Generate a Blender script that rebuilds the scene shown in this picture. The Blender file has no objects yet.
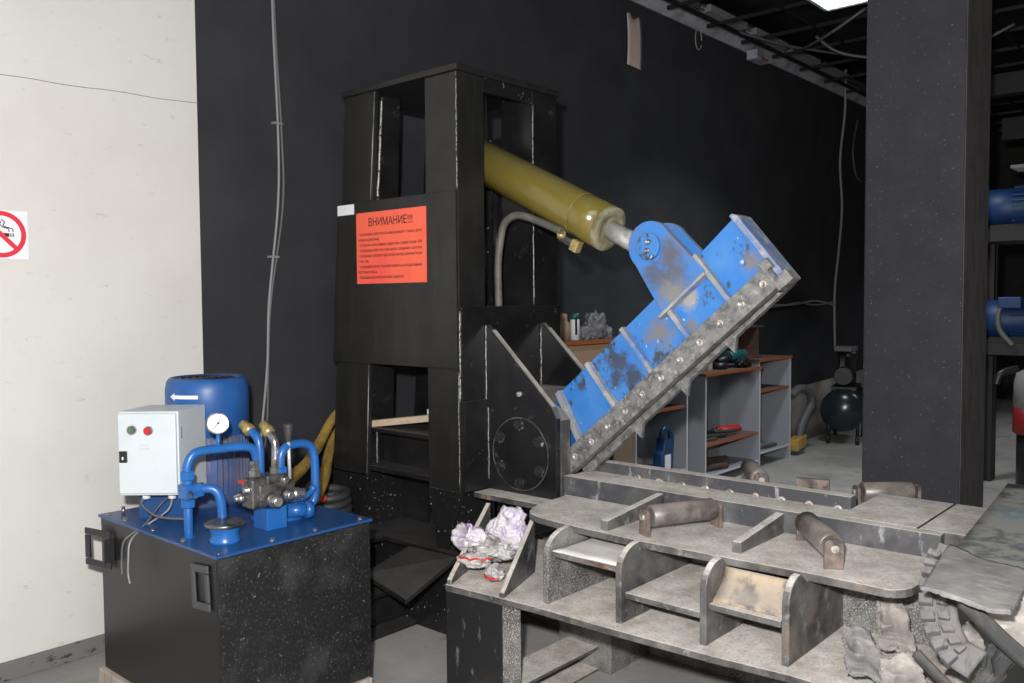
import bpy, bmesh, math, random
from mathutils import Vector, Matrix, noise
random.seed(7)
PI = math.pi
S = bpy.context.scene
COL = S.collection
OZ = 0.15                                  # machine heights were measured from 15 cm above the floor

# ------------------------------------------------------------------ camera, world, lights, exposure
F_PX = 868.0
yaw, pitch, roll = math.radians(131.5), math.radians(2.7), math.radians(-0.42)
fw = Vector((math.cos(yaw)*math.cos(pitch), math.sin(yaw)*math.cos(pitch), -math.sin(pitch)))
rt = fw.cross(Vector((0, 0, 1))).normalized(); up = rt.cross(fw)
R2 = rt*math.cos(roll) + up*math.sin(roll); U2 = -rt*math.sin(roll) + up*math.cos(roll)
cam_d = bpy.data.cameras.new('camera'); cam = bpy.data.objects.new('camera', cam_d); COL.objects.link(cam)
CAM = Vector((2.98, -2.98, 1.55 + OZ))
m = Matrix.Identity(4)
for i, ax in enumerate((R2, U2, -fw)):
    for j in range(3): m[j][i] = ax[j]
m.translation = CAM
cam.matrix_world = m
cam_d.sensor_width = 36.0; cam_d.lens = F_PX/1024*36.0; cam_d.clip_start = 0.05
S.camera = cam

world = bpy.data.worlds.new('world'); S.world = world; world.use_nodes = True
world.node_tree.nodes['Background'].inputs[0].default_value = (0.85, 0.92, 1.0, 1)
world.node_tree.nodes['Background'].inputs[1].default_value = 0.07

def light(name, kind, loc, energy, color=(1, 1, 1), size=None, sy=None, target=None):
    l = bpy.data.lights.new(name, kind); l.energy = energy; l.color = color
    o = bpy.data.objects.new(name, l); COL.objects.link(o); o.location = loc
    if kind == 'AREA':
        l.shape = 'RECTANGLE'; l.size = size; l.size_y = sy or size; l.spread = math.radians(115)
    elif size: l.shadow_soft_size = size
    if target is not None:
        o.rotation_euler = (Vector(target) - Vector(loc)).to_track_quat('-Z', 'Y').to_euler()
    return o
# the photographer's flash, a hand's breadth left of and above the lens
light('camera_flash', 'POINT', CAM - R2*0.12 + U2*0.24, 740, (1.0, 0.985, 0.97), 0.045)
# fill lamp added behind the photographer for ambient light, no fixture seen
light('hall_fill', 'AREA', (4.6, -3.2, 4.2), 55, (0.92, 0.96, 1.0), 3.0, 3.0, (0.0, 0.5, 0.3))
light('tube_light', 'AREA', (0.45, 4.05, 3.84+OZ), 48, (0.93, 0.97, 1.0), 0.6, 0.6, (0.45, 4.05, 0))
light('far_tube_light', 'AREA', (1.8, 8.5, 4.1), 28, (0.93, 0.97, 1.0), 1.2, 1.2, (1.8, 8.5, 0))

S.view_settings.view_transform = 'Standard'; S.view_settings.look = 'None'
S.view_settings.exposure = 0.0; S.view_settings.gamma = 1.0; S.view_settings.use_curve_mapping = False

# ------------------------------------------------------------------ materials
MATS = {}
def mat(name, base, rough=0.5, metal=0.0, var=None, dust=0.0, dust_col=(0.36, 0.33, 0.30), speck=None,
        scuff=None, bump=0.0, bscale=40.0, coat=0.0, emit=None, wall_dust=0.0, spec=0.5, blots=(), rust=0.0, grit=0.0):
    """var=(colour, noise scale, lo, hi); speck=(colour, scale, threshold); scuff=(colour, scale, lo, hi, stretch);
    dust lies on faces that look up, wall_dust is grime all over."""
    mt = bpy.data.materials.new(name); mt.use_nodes = True
    nt = mt.node_tree; N = nt.nodes; L = nt.links
    b = N['Principled BSDF']
    b.inputs['Roughness'].default_value = rough; b.inputs['Metallic'].default_value = metal
    b.inputs['Specular IOR Level'].default_value = spec
    if coat: b.inputs['Coat Weight'].default_value = coat; b.inputs['Coat Roughness'].default_value = 0.15
    tc = N.new('ShaderNodeTexCoord').outputs['Object']
    rgb = N.new('ShaderNodeRGB'); rgb.outputs[0].default_value = (*base, 1); cur = rgb.outputs[0]
    def nz(scale, detail=5, vec=None, rgh=0.6):
        n = N.new('ShaderNodeTexNoise'); n.inputs['Scale'].default_value = scale; n.inputs['Detail'].default_value = detail
        n.inputs['Roughness'].default_value = rgh
        L.new(vec or tc, n.inputs['Vector']); return n.outputs['Fac']
    def rng(x, lo, hi, a=0.0, c=1.0):
        r = N.new('ShaderNodeMapRange'); r.inputs[1].default_value = lo; r.inputs[2].default_value = hi
        r.inputs[3].default_value = a; r.inputs[4].default_value = c; L.new(x, r.inputs[0]); return r.outputs[0]
    def mix(f, a, col):
        x = N.new('ShaderNodeMix'); x.data_type = 'RGBA'; L.new(f, x.inputs[0]); L.new(a, x.inputs[6])
        x.inputs[7].default_value = (*col, 1); return x.outputs[2]
    def mul(a, c):
        x = N.new('ShaderNodeMath'); x.operation = 'MULTIPLY'; L.new(a, x.inputs[0])
        if isinstance(c, (int, float)): x.inputs[1].default_value = c
        else: L.new(c, x.inputs[1])
        return x.outputs[0]
    if var: cur = mix(rng(nz(var[1]), var[2], var[3]), cur, var[0])
    if scuff:
        mp = N.new('ShaderNodeMapping'); L.new(tc, mp.inputs[0]); mp.inputs['Scale'].default_value = scuff[4]
        cur = mix(rng(nz(scuff[1], 6, mp.outputs[0], 0.7), scuff[2], scuff[3]), cur, scuff[0])
    for cen, rad, col in blots:         # a stain at one place on the thing
        vs_ = N.new('ShaderNodeVectorMath'); vs_.operation = 'DISTANCE'; L.new(tc, vs_.inputs[0]); vs_.inputs[1].default_value = cen
        ad = N.new('ShaderNodeMath'); ad.operation = 'ADD'; L.new(vs_.outputs['Value'], ad.inputs[0]); L.new(rng(nz(16, 8, None, 0.75), 0.3, 0.7, -rad*0.7, rad*0.7), ad.inputs[1])
        cur = mix(rng(ad.outputs[0], rad*0.35, rad*1.25, 0.9, 0.0), cur, col)
    rg = None
    if wall_dust:
        f = mul(rng(nz(6.0, 8, None, 0.7), 0.38, 0.68), wall_dust); cur = mix(f, cur, dust_col); rg = f
    if dust:
        g = N.new('ShaderNodeNewGeometry'); sx = N.new('ShaderNodeSeparateXYZ'); L.new(g.outputs['Normal'], sx.inputs[0])
        f = mul(rng(sx.outputs[2], 0.45, 0.9), mul(rng(nz(3.0, 10, None, 0.72), 0.30, 0.58, 0.60, 1.0), dust))
        d2 = N.new('ShaderNodeRGB'); d2.outputs[0].default_value = (*dust_col, 1)
        dcol = mix(rng(nz(9.0, 9, None, 0.75), 0.42, 0.66), d2.outputs[0], tuple(c*k for c, k in zip(dust_col, (0.68, 0.64, 0.60))))
        x = N.new('ShaderNodeMix'); x.data_type = 'RGBA'; L.new(f, x.inputs[0]); L.new(cur, x.inputs[6]); L.new(dcol, x.inputs[7]); cur = x.outputs[2]; rg = f if rg is None else rg
        ro = rng(f, 0, 1, rough, 0.9); L.new(ro, b.inputs['Roughness'])
    elif wall_dust:
        L.new(rng(rg, 0, 1, rough, 0.9), b.inputs['Roughness'])
    if rust:
        cur = mix(mul(rng(nz(2.6, 9, None, 0.7), 0.56, 0.72), rust), cur, (0.33, 0.185, 0.095))
    if grit:
        cur = mix(mul(rng(nz(85, 4, None, 0.7), 0.52, 0.68), grit), cur, (0.10, 0.095, 0.09))
        cur = mix(mul(rng(nz(14, 10, None, 0.8), 0.55, 0.72), grit), cur, (0.12, 0.11, 0.105))
    if speck: cur = mix(rng(nz(speck[1], 3, None, 0.5), speck[2], speck[2]+0.03), cur, speck[0])
    L.new(cur, b.inputs['Base Color'])
    if bump:
        bp = N.new('ShaderNodeBump'); bp.inputs['Strength'].default_value = bump; bp.inputs['Distance'].default_value = 0.004
        L.new(nz(bscale, 6), bp.inputs['Height']); L.new(bp.outputs[0], b.inputs['Normal'])
    if emit:
        b.inputs['Emission Color'].default_value = (*emit[0], 1); b.inputs['Emission Strength'].default_value = emit[1]
    MATS[name] = mt
    return mt

_A = math.radians(40.3)
def jaw_local(s_, t_, v_): return (0.25 + s_*math.cos(_A) - t_*math.sin(_A) - 0.4, v_-0.3, 0.81 + s_*math.sin(_A) + t_*math.cos(_A) + OZ)
GR, BK = (0.17, 0.155, 0.14), (0.035, 0.038, 0.05)
M = dict(
 white_wall=mat('white_wall_paint', (0.66, 0.645, 0.61), 0.75, var=((0.61, 0.59, 0.555), 1.6, 0.4, 0.7), scuff=((0.40, 0.38, 0.36), 6, 0.63, 0.74, (1, 1.4, 4)), bump=0.05, speck=((0.3, 0.28, 0.26), 34, 0.755)),
 black_wall=mat('black_wall_paint', (0.036, 0.037, 0.041), 0.8, var=((0.047, 0.048, 0.052), 2.2, 0.35, 0.7), speck=((0.16, 0.16, 0.17), 38, 0.785), bump=0.12, bscale=18, spec=0.04),
 floor=mat('dusty_concrete', (0.27, 0.262, 0.25), 0.85, var=((0.40, 0.385, 0.365), 1.7, 0.36, 0.64), scuff=((0.14, 0.138, 0.135), 3.2, 0.56, 0.74, (1, 1, 1)), bump=0.25, bscale=30),
 ceiling=mat('black_ceiling', (0.012, 0.013, 0.014), 0.35, var=((0.03, 0.032, 0.034), 3, 0.45, 0.7), bump=0.3, bscale=6),
 skirting=mat('grey_skirting', (0.16, 0.15, 0.145), 0.7, scuff=((0.03, 0.03, 0.03), 12, 0.56, 0.62, (1, 1, 3))),
 pillar=mat('black_pillar_paint', (0.055, 0.056, 0.066), 0.8, var=((0.070, 0.071, 0.082), 4, 0.4, 0.7), speck=((0.24, 0.235, 0.23), 60, 0.69), bump=0.1),
 pillar_grey=mat('scuffed_pillar_paint', (0.16, 0.15, 0.147), 0.7, scuff=((0.10, 0.094, 0.094), 7, 0.45, 0.6, (2, 2, .5)), bump=0.1),
 bare=mat('bare_concrete', (0.33, 0.30, 0.275), 0.9, var=((0.20, 0.17, 0.155), 3, 0.45, 0.7), bump=0.3, bscale=12),
 black=mat('black_gloss_paint', (0.0085, 0.0085, 0.0095), 0.26, var=((0.016, 0.016, 0.017), 5, 0.4, 0.7), scuff=((0.05, 0.05, 0.05), 12, 0.62, 0.74, (1, 1, 1)), speck=((0.28, 0.28, 0.28), 60, 0.735), dust=0.30, dust_col=(0.16, 0.15, 0.14), bump=0.08, bscale=14),
 black_flat=mat('black_satin_paint', (0.0105, 0.0102, 0.010), 0.40, var=((0.016, 0.0155, 0.015), 7, 0.4, 0.7), scuff=((0.024, 0.023, 0.022), 5, 0.5, 0.75, (3, 3, .3)), dust=0.30, dust_col=(0.12, 0.115, 0.11), bump=0.04),
 black_spat=mat('spattered_black_steel', (0.011, 0.011, 0.012), 0.34, speck=((0.34, 0.34, 0.34), 60, 0.665), dust=0.4, dust_col=(0.16, 0.15, 0.14), bump=0.2),
 black_dusty=mat('dusty_black_paint', (0.055, 0.053, 0.052), 0.6, var=((0.13, 0.125, 0.118), 9, 0.42, 0.62), dust=0.8, dust_col=(0.40, 0.37, 0.34)),
 weld=mat('weld_bead', (0.25, 0.25, 0.25), 0.35, 0.6, speck=((0.02, 0.02, 0.02), 90, 0.56), bump=0.5, bscale=120),
 edge_dim=mat('dusty_rim_highlight', (0.11, 0.108, 0.105), 0.6, var=((0.02, 0.02, 0.02), 7, 0.45, 0.6)),
 edge=mat('bare_steel_edge', (0.33, 0.32, 0.32), 0.45, 0.5, var=((0.12, 0.12, 0.12), 12, 0.45, 0.65)),
 bed=mat('dusty_steel', (0.055, 0.053, 0.054), 0.5, 0.1, var=((0.020, 0.020, 0.022), 9, 0.46, 0.60), scuff=((0.26, 0.255, 0.25), 14, 0.57, 0.68, (1, 1, 1)), wall_dust=0.16, dust=0.95, dust_col=(0.78, 0.735, 0.68), bump=0.3, rust=0.5, grit=0.5),
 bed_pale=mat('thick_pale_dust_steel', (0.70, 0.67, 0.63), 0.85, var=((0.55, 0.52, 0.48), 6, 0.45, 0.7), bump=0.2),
 bed_rust=mat('rust_stained_steel', (0.42, 0.33, 0.23), 0.75, 0.1, var=((0.05, 0.05, 0.06), 7, 0.50, 0.60), scuff=((0.40, 0.22, 0.10), 5, 0.54, 0.70, (1, 1, 1)), wall_dust=0.35, dust=0.9, dust_col=(0.40, 0.36, 0.32), bump=0.2),
 bed_speck=mat('speckled_dark_steel', (0.050, 0.050, 0.052), 0.6, 0.1, var=((0.10, 0.098, 0.095), 8, 0.45, 0.65), speck=((0.33, 0.31, 0.29), 190, 0.56), wall_dust=0.30, grit=0.4, dust=0.9, dust_col=(0.72, 0.68, 0.625), bump=0.2),
 post=mat('worn_black_post', (0.010, 0.010, 0.011), 0.42, scuff=((0.12, 0.12, 0.12), 14, 0.60, 0.70, (2, 2, .8)), dust=0.9, dust_col=(0.66, 0.62, 0.57), bump=0.1),
 blade=mat('worn_blade_steel', (0.21, 0.208, 0.205), 0.42, 0.2, var=((0.10, 0.098, 0.096), 22, 0.44, 0.62), scuff=((0.36, 0.355, 0.35), 26, 0.54, 0.66, (1.4, 1, 1.4)), dust=0.8, dust_col=(0.48, 0.44, 0.40), bump=0.1),
 blade_dark=mat('dark_blade_steel', (0.060, 0.060, 0.066), 0.5, 0.15, var=((0.13, 0.128, 0.13), 6, 0.45, 0.66), scuff=((0.33, 0.335, 0.36), 12, 0.58, 0.70, (2, 2, .7)), dust=0.95, dust_col=(0.72, 0.68, 0.625), bump=0.1),
 bolt=mat('worn_bolt', (0.50, 0.47, 0.44), 0.5, 0.4, var=((0.2, 0.17, 0.15), 40, 0.45, 0.6)),
 bolt_dark=mat('painted_bolt', (0.02, 0.02, 0.021), 0.35, scuff=((0.3, 0.3, 0.3), 30, 0.58, 0.64, (1, 1, 1))),
 blue=mat('worn_blue_paint', (0.026, 0.172, 0.51), 0.48, var=((0.052, 0.205, 0.51), 5, 0.42, 0.6), scuff=((0.040, 0.048, 0.065), 8, 0.555, 0.62, (1.4, 1, 1.0)), speck=((0.40, 0.48, 0.60), 30, 0.69), dust=0.8, wall_dust=0.06, bump=0.05, blots=((jaw_local(0.895, 0.02, 0.335), 0.075, GR), (jaw_local(0.63, 0.06, 0.335), 0.07, BK), (jaw_local(0.66, -0.05, 0.335), 0.05, BK), (jaw_local(0.57, 0.0, 0.335), 0.04, BK), (jaw_local(0.39, 0.10, 0.335), 0.03, BK), (jaw_local(1.10, 0.04, 0.335), 0.05, (0.33, 0.30, 0.27)), (jaw_local(1.04, -0.06, 0.335), 0.04, GR), (jaw_local(1.42, -0.04, 0.335), 0.05, GR))),
 blue_dirty=mat('greasy_blue_paint', (0.038, 0.19, 0.54), 0.5, var=((0.10, 0.16, 0.30), 7, 0.44, 0.64), dust=0.9, bump=0.05, blots=((jaw_local(1.11, 0.16, 0.292), 0.10, (0.09, 0.095, 0.12)), (jaw_local(1.18, 0.24, 0.292), 0.05, (0.10, 0.10, 0.13)), (jaw_local(1.05, 0.22, 0.292), 0.05, (0.08, 0.10, 0.16)), (jaw_local(1.08, 0.09, 0.292), 0.07, (0.22, 0.20, 0.18)))),
 rib=mat('dusty_rib_edge', (0.27, 0.265, 0.26), 0.7, var=((0.11, 0.19, 0.38), 6, 0.44, 0.60), scuff=((0.45, 0.43, 0.40), 9, 0.5, 0.7, (1, 1, 1))),
 unit_blue=mat('glossy_blue_paint', (0.018, 0.118, 0.37), 0.32, var=((0.016, 0.088, 0.29), 8, 0.4, 0.7), scuff=((0.05, 0.05, 0.06), 9, 0.66, 0.74, (1, 1, 1)), bump=0.03),
 lid_blue=mat('oily_blue_lid', (0.013, 0.066, 0.205), 0.30, var=((0.02, 0.06, 0.17), 4, 0.45, 0.7), scuff=((0.10, 0.09, 0.085), 5, 0.62, 0.76, (1, 1, 1)), bump=0.03),
 motor_blue=mat('motor_blue_paint', (0.016, 0.085, 0.28), 0.42, var=((0.022, 0.115, 0.36), 7, 0.4, 0.7), scuff=((0.12, 0.11, 0.13), 6, 0.64, 0.72, (1, 1, .6))),
 fin_blue=mat('dusty_motor_fins', (0.055, 0.085, 0.20), 0.6, var=((0.15, 0.13, 0.15), 7, 0.42, 0.68), scuff=((0.035, 0.11, 0.34), 5, 0.5, 0.62, (1, 1, .4))),
 tank=mat('black_tank_paint', (0.0085, 0.0085, 0.009), 0.35, bump=0.05),
 tank_scuffed=mat('scuffed_black_tank_paint', (0.0085, 0.0085, 0.009), 0.45, var=((0.030, 0.030, 0.031), 5, 0.48, 0.66), scuff=((0.085, 0.085, 0.087), 130, 0.57, 0.66, (1, 1, .6)), speck=((0.2, 0.2, 0.2), 70, 0.70), bump=0.1),
 box=mat('white_enamel', (0.56, 0.61, 0.64), 0.4, var=((0.51, 0.56, 0.59), 5, 0.45, 0.7), speck=((0.35, 0.33, 0.32), 26, 0.775)),
 dark_plastic=mat('dark_plastic', (0.016, 0.016, 0.018), 0.4),
 handle_grey=mat('dark_grey_plastic', (0.055, 0.055, 0.06), 0.5),
 grey_plastic=mat('grey_plastic', (0.16, 0.16, 0.17), 0.5),
 chrome=mat('dull_chrome', (0.52, 0.51, 0.50), 0.28, 0.9, var=((0.20, 0.19, 0.18), 25, 0.45, 0.65)),
 shiny=mat('polished_rod', (0.62, 0.61, 0.60), 0.22, 0.45, var=((0.4, 0.37, 0.33), 14, 0.55, 0.75)),
 cast=mat('grey_cast_metal', (0.20, 0.195, 0.19), 0.35, 0.7, var=((0.05, 0.05, 0.05), 18, 0.42, 0.65), bump=0.2),
 olive=mat('olive_gloss_paint', (0.165, 0.130, 0.026), 0.22, var=((0.150, 0.120, 0.026), 6, 0.4, 0.7), coat=0.3, dust=0.12, bump=0.02),
 olive_end=mat('dusty_olive_end', (0.34, 0.32, 0.20), 0.5, 0.2, var=((0.15, 0.14, 0.08), 9, 0.45, 0.65)),
 brass=mat('worn_brass', (0.46, 0.36, 0.15), 0.4, 0.5, var=((0.25, 0.2, 0.1), 30, 0.45, 0.65)),
 dim_white=mat('dim_grey_white_paint', (0.25, 0.24, 0.24), 0.6),
 dark_red=mat('dark_red_paint', (0.22, 0.012, 0.015), 0.5),
 rubber=mat('black_hose_rubber', (0.030, 0.030, 0.030), 0.55, var=((0.06, 0.058, 0.055), 9, 0.45, 0.7)),
 hose_dust=mat('dusty_hose_rubber', (0.085, 0.080, 0.070), 0.6, var=((0.16, 0.15, 0.13), 12, 0.42, 0.7)),
 yellow=mat('yellow_spiral_wrap', (0.46, 0.30, 0.07), 0.5, var=((0.32, 0.20, 0.05), 12, 0.4, 0.7)),
 yellow_dark=mat('dark_yellow_wrap', (0.30, 0.19, 0.045), 0.5),
 red=mat('red_plastic', (0.55, 0.02, 0.02), 0.4),
 green=mat('dull_green_plastic', (0.09, 0.16, 0.09), 0.5),
 sign_red=mat('orange_red_sign', (0.86, 0.13, 0.07), 0.5, var=((0.85, 0.08, 0.07), 3, 0.5, 0.7)),
 ink=mat('black_ink', (0.035, 0.010, 0.010), 0.6),
 faded_ink=mat('faded_print', (0.50, 0.40, 0.36), 0.6),
 paper=mat('white_paper', (0.76, 0.77, 0.80), 0.6),
 pink_paper=mat('pale_pink_paper', (0.52, 0.42, 0.38), 0.7),
 sign_white=mat('white_sticker', (0.80, 0.82, 0.85), 0.45),
 ban_red=mat('sign_red_print', (0.72, 0.03, 0.06), 0.45),
 wood=mat('pale_wood', (0.46, 0.37, 0.27), 0.7, scuff=((0.30, 0.23, 0.16), 6, 0.5, 0.7, (.6, 8, 8))),
 pallet=mat('grey_old_wood', (0.40, 0.34, 0.29), 0.8, scuff=((0.18, 0.14, 0.11), 6, 0.52, 0.68, (8, 8, 1)), dust=0.5),
 chip=mat('grey_chipboard', (0.27, 0.285, 0.32), 0.55, var=((0.25, 0.265, 0.30), 4, 0.4, 0.7)),
 chip_edge=mat('pale_board_edge', (0.55, 0.56, 0.58), 0.5),
 orange_edge=mat('orange_board_edge', (0.33, 0.095, 0.030), 0.5),
 cherry=mat('dirty_cherry_board', (0.14, 0.075, 0.05), 0.5, var=((0.07, 0.05, 0.04), 6, 0.45, 0.65), dust=0.5, dust_col=(0.14, 0.12, 0.11)),
 tan=mat('tan_board', (0.36, 0.25, 0.16), 0.5),
 navy=mat('navy_plastic', (0.010, 0.045, 0.13), 0.35),
 teal=mat('teal_tool_plastic', (0.012, 0.12, 0.13), 0.4),
 rust=mat('rusty_steel', (0.11, 0.065, 0.05), 0.7, 0.3, var=((0.06, 0.045, 0.04), 10, 0.42, 0.66)),
 roller=mat('worn_roller_steel', (0.17, 0.155, 0.145), 0.42, 0.3, var=((0.09, 0.07, 0.06), 9, 0.46, 0.64), scuff=((0.34, 0.30, 0.27), 6, 0.50, 0.68, (1, 1, 1)), wall_dust=0.35, dust=0.7, dust_col=(0.36, 0.31, 0.27), bump=0.05),
 bracket=mat('rusty_bracket', (0.115, 0.092, 0.082), 0.6, 0.1, var=((0.23, 0.17, 0.14), 14, 0.46, 0.64), scuff=((0.05, 0.045, 0.045), 20, 0.52, 0.62, (1, 1, 1)), bump=0.1),
 tray=mat('pale_grey_tray', (0.42, 0.43, 0.47), 0.5, 0.1, var=((0.20, 0.20, 0.22), 5, 0.45, 0.7)),
 wire=mat('pale_grey_wire', (0.25, 0.25, 0.25), 0.5),
 wire_dark=mat('dark_grey_wire', (0.10, 0.10, 0.105), 0.5),
 tube=mat('lit_diffuser', (0.9, 0.95, 0.9), 0.5, emit=((0.88, 1.0, 0.93), 1.3)),
 comp=mat('dark_green_tank', (0.018, 0.026, 0.030), 0.22),
 scrap=mat('dusty_tyre_rubber', (0.105, 0.105, 0.11), 0.8, var=((0.19, 0.18, 0.175), 9, 0.42, 0.64), scuff=((0.05, 0.05, 0.055), 9, 0.52, 0.64, (3, 1, 1)), dust=0.45, dust_col=(0.33, 0.30, 0.28), bump=0.4, bscale=22),
 scrap_streak=mat('streaked_tyre_rubber', (0.17, 0.165, 0.165), 0.8, var=((0.10, 0.10, 0.105), 11, 0.44, 0.62), scuff=((0.28, 0.265, 0.25), 9, 0.50, 0.66, (1, 4, 4)), dust=0.3, bump=0.5, bscale=35),
 scrap_brown=mat('brown_dusty_rubber', (0.27, 0.245, 0.225), 0.85, var=((0.17, 0.155, 0.145), 10, 0.44, 0.64), scuff=((0.36, 0.33, 0.30), 10, 0.52, 0.66, (1, 4, 3)), bump=0.5, bscale=35),
 scrap_dark=mat('dark_tyre_rubber', (0.022, 0.022, 0.023), 0.75, var=((0.055, 0.053, 0.05), 14, 0.48, 0.66), dust=0.25, bump=0.4, bscale=30),
 chute=mat('worn_painted_sheet', (0.30, 0.30, 0.27), 0.65, 0.1, var=((0.11, 0.115, 0.12), 7, 0.49, 0.58), scuff=((0.25, 0.31, 0.36), 3.5, 0.54, 0.68, (1, 1, 1)), bump=0.15),
 bag=mat('lilac_white_film', (0.58, 0.54, 0.58), 0.35, var=((0.36, 0.27, 0.45), 9, 0.46, 0.58), scuff=((0.28, 0.26, 0.26), 14, 0.54, 0.68, (1, 1, 1)), bump=0.3, bscale=30),
 wrap=mat('grey_white_film', (0.46, 0.44, 0.425), 0.35, var=((0.18, 0.165, 0.165), 16, 0.44, 0.60), bump=0.3, bscale=40),
 far_dark=mat('far_dark_wall', (0.02, 0.02, 0.02), 0.8, var=((0.04, 0.035, 0.03), 1.5, 0.45, 0.7)),
 far_blue=mat('far_blue_paint', (0.008, 0.038, 0.125), 0.5),
 far_steel=mat('far_dark_steel', (0.011, 0.011, 0.012), 0.5),
 glass=mat('dial_white', (0.85, 0.85, 0.83), 0.3),
)

# ------------------------------------------------------------------ mesh builder
def V(*a): return Vector(a if len(a) == 3 else a[0])
def frame(axis):
    z = Vector(axis).normalized(); a = Vector((0, 0, 1)) if abs(z.z) < 0.9 else Vector((1, 0, 0))
    x = a.cross(z).normalized(); return x, z.cross(x), z
def spline(pts, n=8):
    P = [Vector(p) for p in pts]; out = []
    for i in range(len(P)-1):
        p0 = P[max(i-1, 0)]; p1 = P[i]; p2 = P[i+1]; p3 = P[min(i+2, len(P)-1)]
        for k in range(n):
            t = k/n
            out.append(0.5*((2*p1) + (p2-p0)*t + (2*p0-5*p1+4*p2-p3)*t*t + (3*p1-p0-3*p2+p3)*t**3))
    out.append(P[-1]); return out
BASE = {}
class MB:
    def __init__(s): s.v = []; s.f = []; s.sm = []
    def add(s, vs, fs, smooth=False):
        o = len(s.v); s.v += [Vector(v) for v in vs]; s.f += [[i+o for i in f] for f in fs]
        s.sm += ([smooth]*len(fs) if isinstance(smooth, bool) else smooth); return s
    def box(s, u0, u1, v0, v1, w0, w1):
        return s.prism([(u0, v0, w0), (u1, v0, w0), (u1, v1, w0), (u0, v1, w0)], (0, 0, w1-w0))
    def obox(s, c, ex, ey, ez):
        c = V(c); ex = V(ex); ey = V(ey); ez = V(ez)
        return s.prism([c-ex-ey-ez, c+ex-ey-ez, c+ex+ey-ez, c-ex+ey-ez], ez*2)
    def prism(s, pts, vec):
        P = [Vector(p) for p in pts]; n = len(P); vec = Vector(vec)
        return s.add(P + [p+vec for p in P], [list(range(n))[::-1], list(range(n, 2*n))] + [[i, (i+1) % n, n+(i+1) % n, n+i] for i in range(n)])
    def hexa(s, lo, hi):
        n = len(lo); return s.add(list(lo)+list(hi), [list(range(n))[::-1], list(range(n, 2*n))] + [[i, (i+1) % n, n+(i+1) % n, n+i] for i in range(n)])
    def lathe(s, prof, p0, axis, n=28, smooth=True):
        x, y, z = frame(axis); p0 = V(p0); vs = []; fs = []; sm = []
        for r, h in prof:
            for k in range(n):
                a = 2*PI*k/n; vs.append(p0 + z*h + (x*math.cos(a)+y*math.sin(a))*r)
        for i in range(len(prof)-1):
            sl = smooth
            for k in range(n):
                k2 = (k+1) % n; fs.append([i*n+k, i*n+k2, (i+1)*n+k2, (i+1)*n+k]); sm.append(sl)
        fs.append(list(range(n))[::-1]); sm.append(False)
        fs.append([(len(prof)-1)*n+k for k in range(n)]); sm.append(False)
        return s.add(vs, fs, sm)
    def cyl(s, p0, p1, r, r1=None, n=24, smooth=True):
        p0 = V(p0); p1 = V(p1); h = (p1-p0).length
        return s.lathe([(r, 0), (r if r1 is None else r1, h)], p0, p1-p0, n, smooth)
    def tube(s, pts, r, n=12, sp=True, k=8, rf=None):
        P = spline(pts, k) if sp else [V(p) for p in pts]
        x, y, z = frame(P[1]-P[0]); vs = []; fs = []; sm = []
        for i, p in enumerate(P):
            t = (P[min(i+1, len(P)-1)] - P[max(i-1, 0)])
            if t.length < 1e-9: t = z
            t.normalize(); x = (x - t*x.dot(t)).normalized(); y = t.cross(x)
            rr = r if rf is None else rf(i/(len(P)-1))*r
            for j in range(n):
                a = 2*PI*j/n; vs.append(p + (x*math.cos(a)+y*math.sin(a))*rr)
        for i in range(len(P)-1):
            for j in range(n):
                j2 = (j+1) % n; fs.append([i*n+j, i*n+j2, (i+1)*n+j2, (i+1)*n+j]); sm.append(True)
        fs.append(list(range(n))[::-1]); fs.append([(len(P)-1)*n+j for j in range(n)]); sm += [False, False]
        return s.add(vs, fs, sm)
    def ball(s, c, r, sc=(1, 1, 1), n=16, m=10):
        c = V(c); vs = [c+V(0, 0, -r*sc[2])]; fs = []
        for i in range(1, m):
            t = -PI/2+PI*i/m
            for k in range(n):
                a = 2*PI*k/n; vs.append(c+V(r*sc[0]*math.cos(t)*math.cos(a), r*sc[1]*math.cos(t)*math.sin(a), r*sc[2]*math.sin(t)))
        vs.append(c+V(0, 0, r*sc[2])); top = len(vs)-1
        for k in range(n):
            k2 = (k+1) % n; fs.append([0, 1+k2, 1+k]); fs.append([top, top-n+k, top-n+k2])
            for i in range(m-2): fs.append([1+i*n+k, 1+i*n+k2, 1+(i+1)*n+k2, 1+(i+1)*n+k])
        return s.add(vs, fs, True)
    def ring(s, c, axis, R, r, n=40, m=10):
        x, y, z = frame(axis); c = V(c); vs = []; fs = []
        for k in range(n):
            a = 2*PI*k/n; d = x*math.cos(a)+y*math.sin(a)
            for j in range(m):
                b = 2*PI*j/m; vs.append(c + d*(R+r*math.cos(b)) + z*r*math.sin(b))
        for k in range(n):
            for j in range(m):
                fs.append([k*m+j, ((k+1) % n)*m+j, ((k+1) % n)*m+(j+1) % m, k*m+(j+1) % m])
        return s.add(vs, fs, True)
    def washer(s, c, axis, R, r, h, n=48):
        x, y, z = frame(axis); c = V(c); vs = []; fs = []
        for rr, hh in ((R, 0), (R, h), (r, h), (r, 0)):
            for k in range(n):
                a = 2*PI*k/n; vs.append(c + z*hh + (x*math.cos(a)+y*math.sin(a))*rr)
        for i in range(4):
            for k in range(n): fs.append([i*n+k, i*n+(k+1) % n, ((i+1) % 4)*n+(k+1) % n, ((i+1) % 4)*n+k])
        return s.add(vs, fs)
    def hexbolt(s, p, axis, r, h, washer=True):
        if washer: s.cyl(p, V(p)+V(axis).normalized()*h*0.25, r*1.35, n=16)
        s.cyl(V(p)+V(axis).normalized()*h*0.2, V(p)+V(axis).normalized()*h, r, n=6, smooth=False); return s
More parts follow.
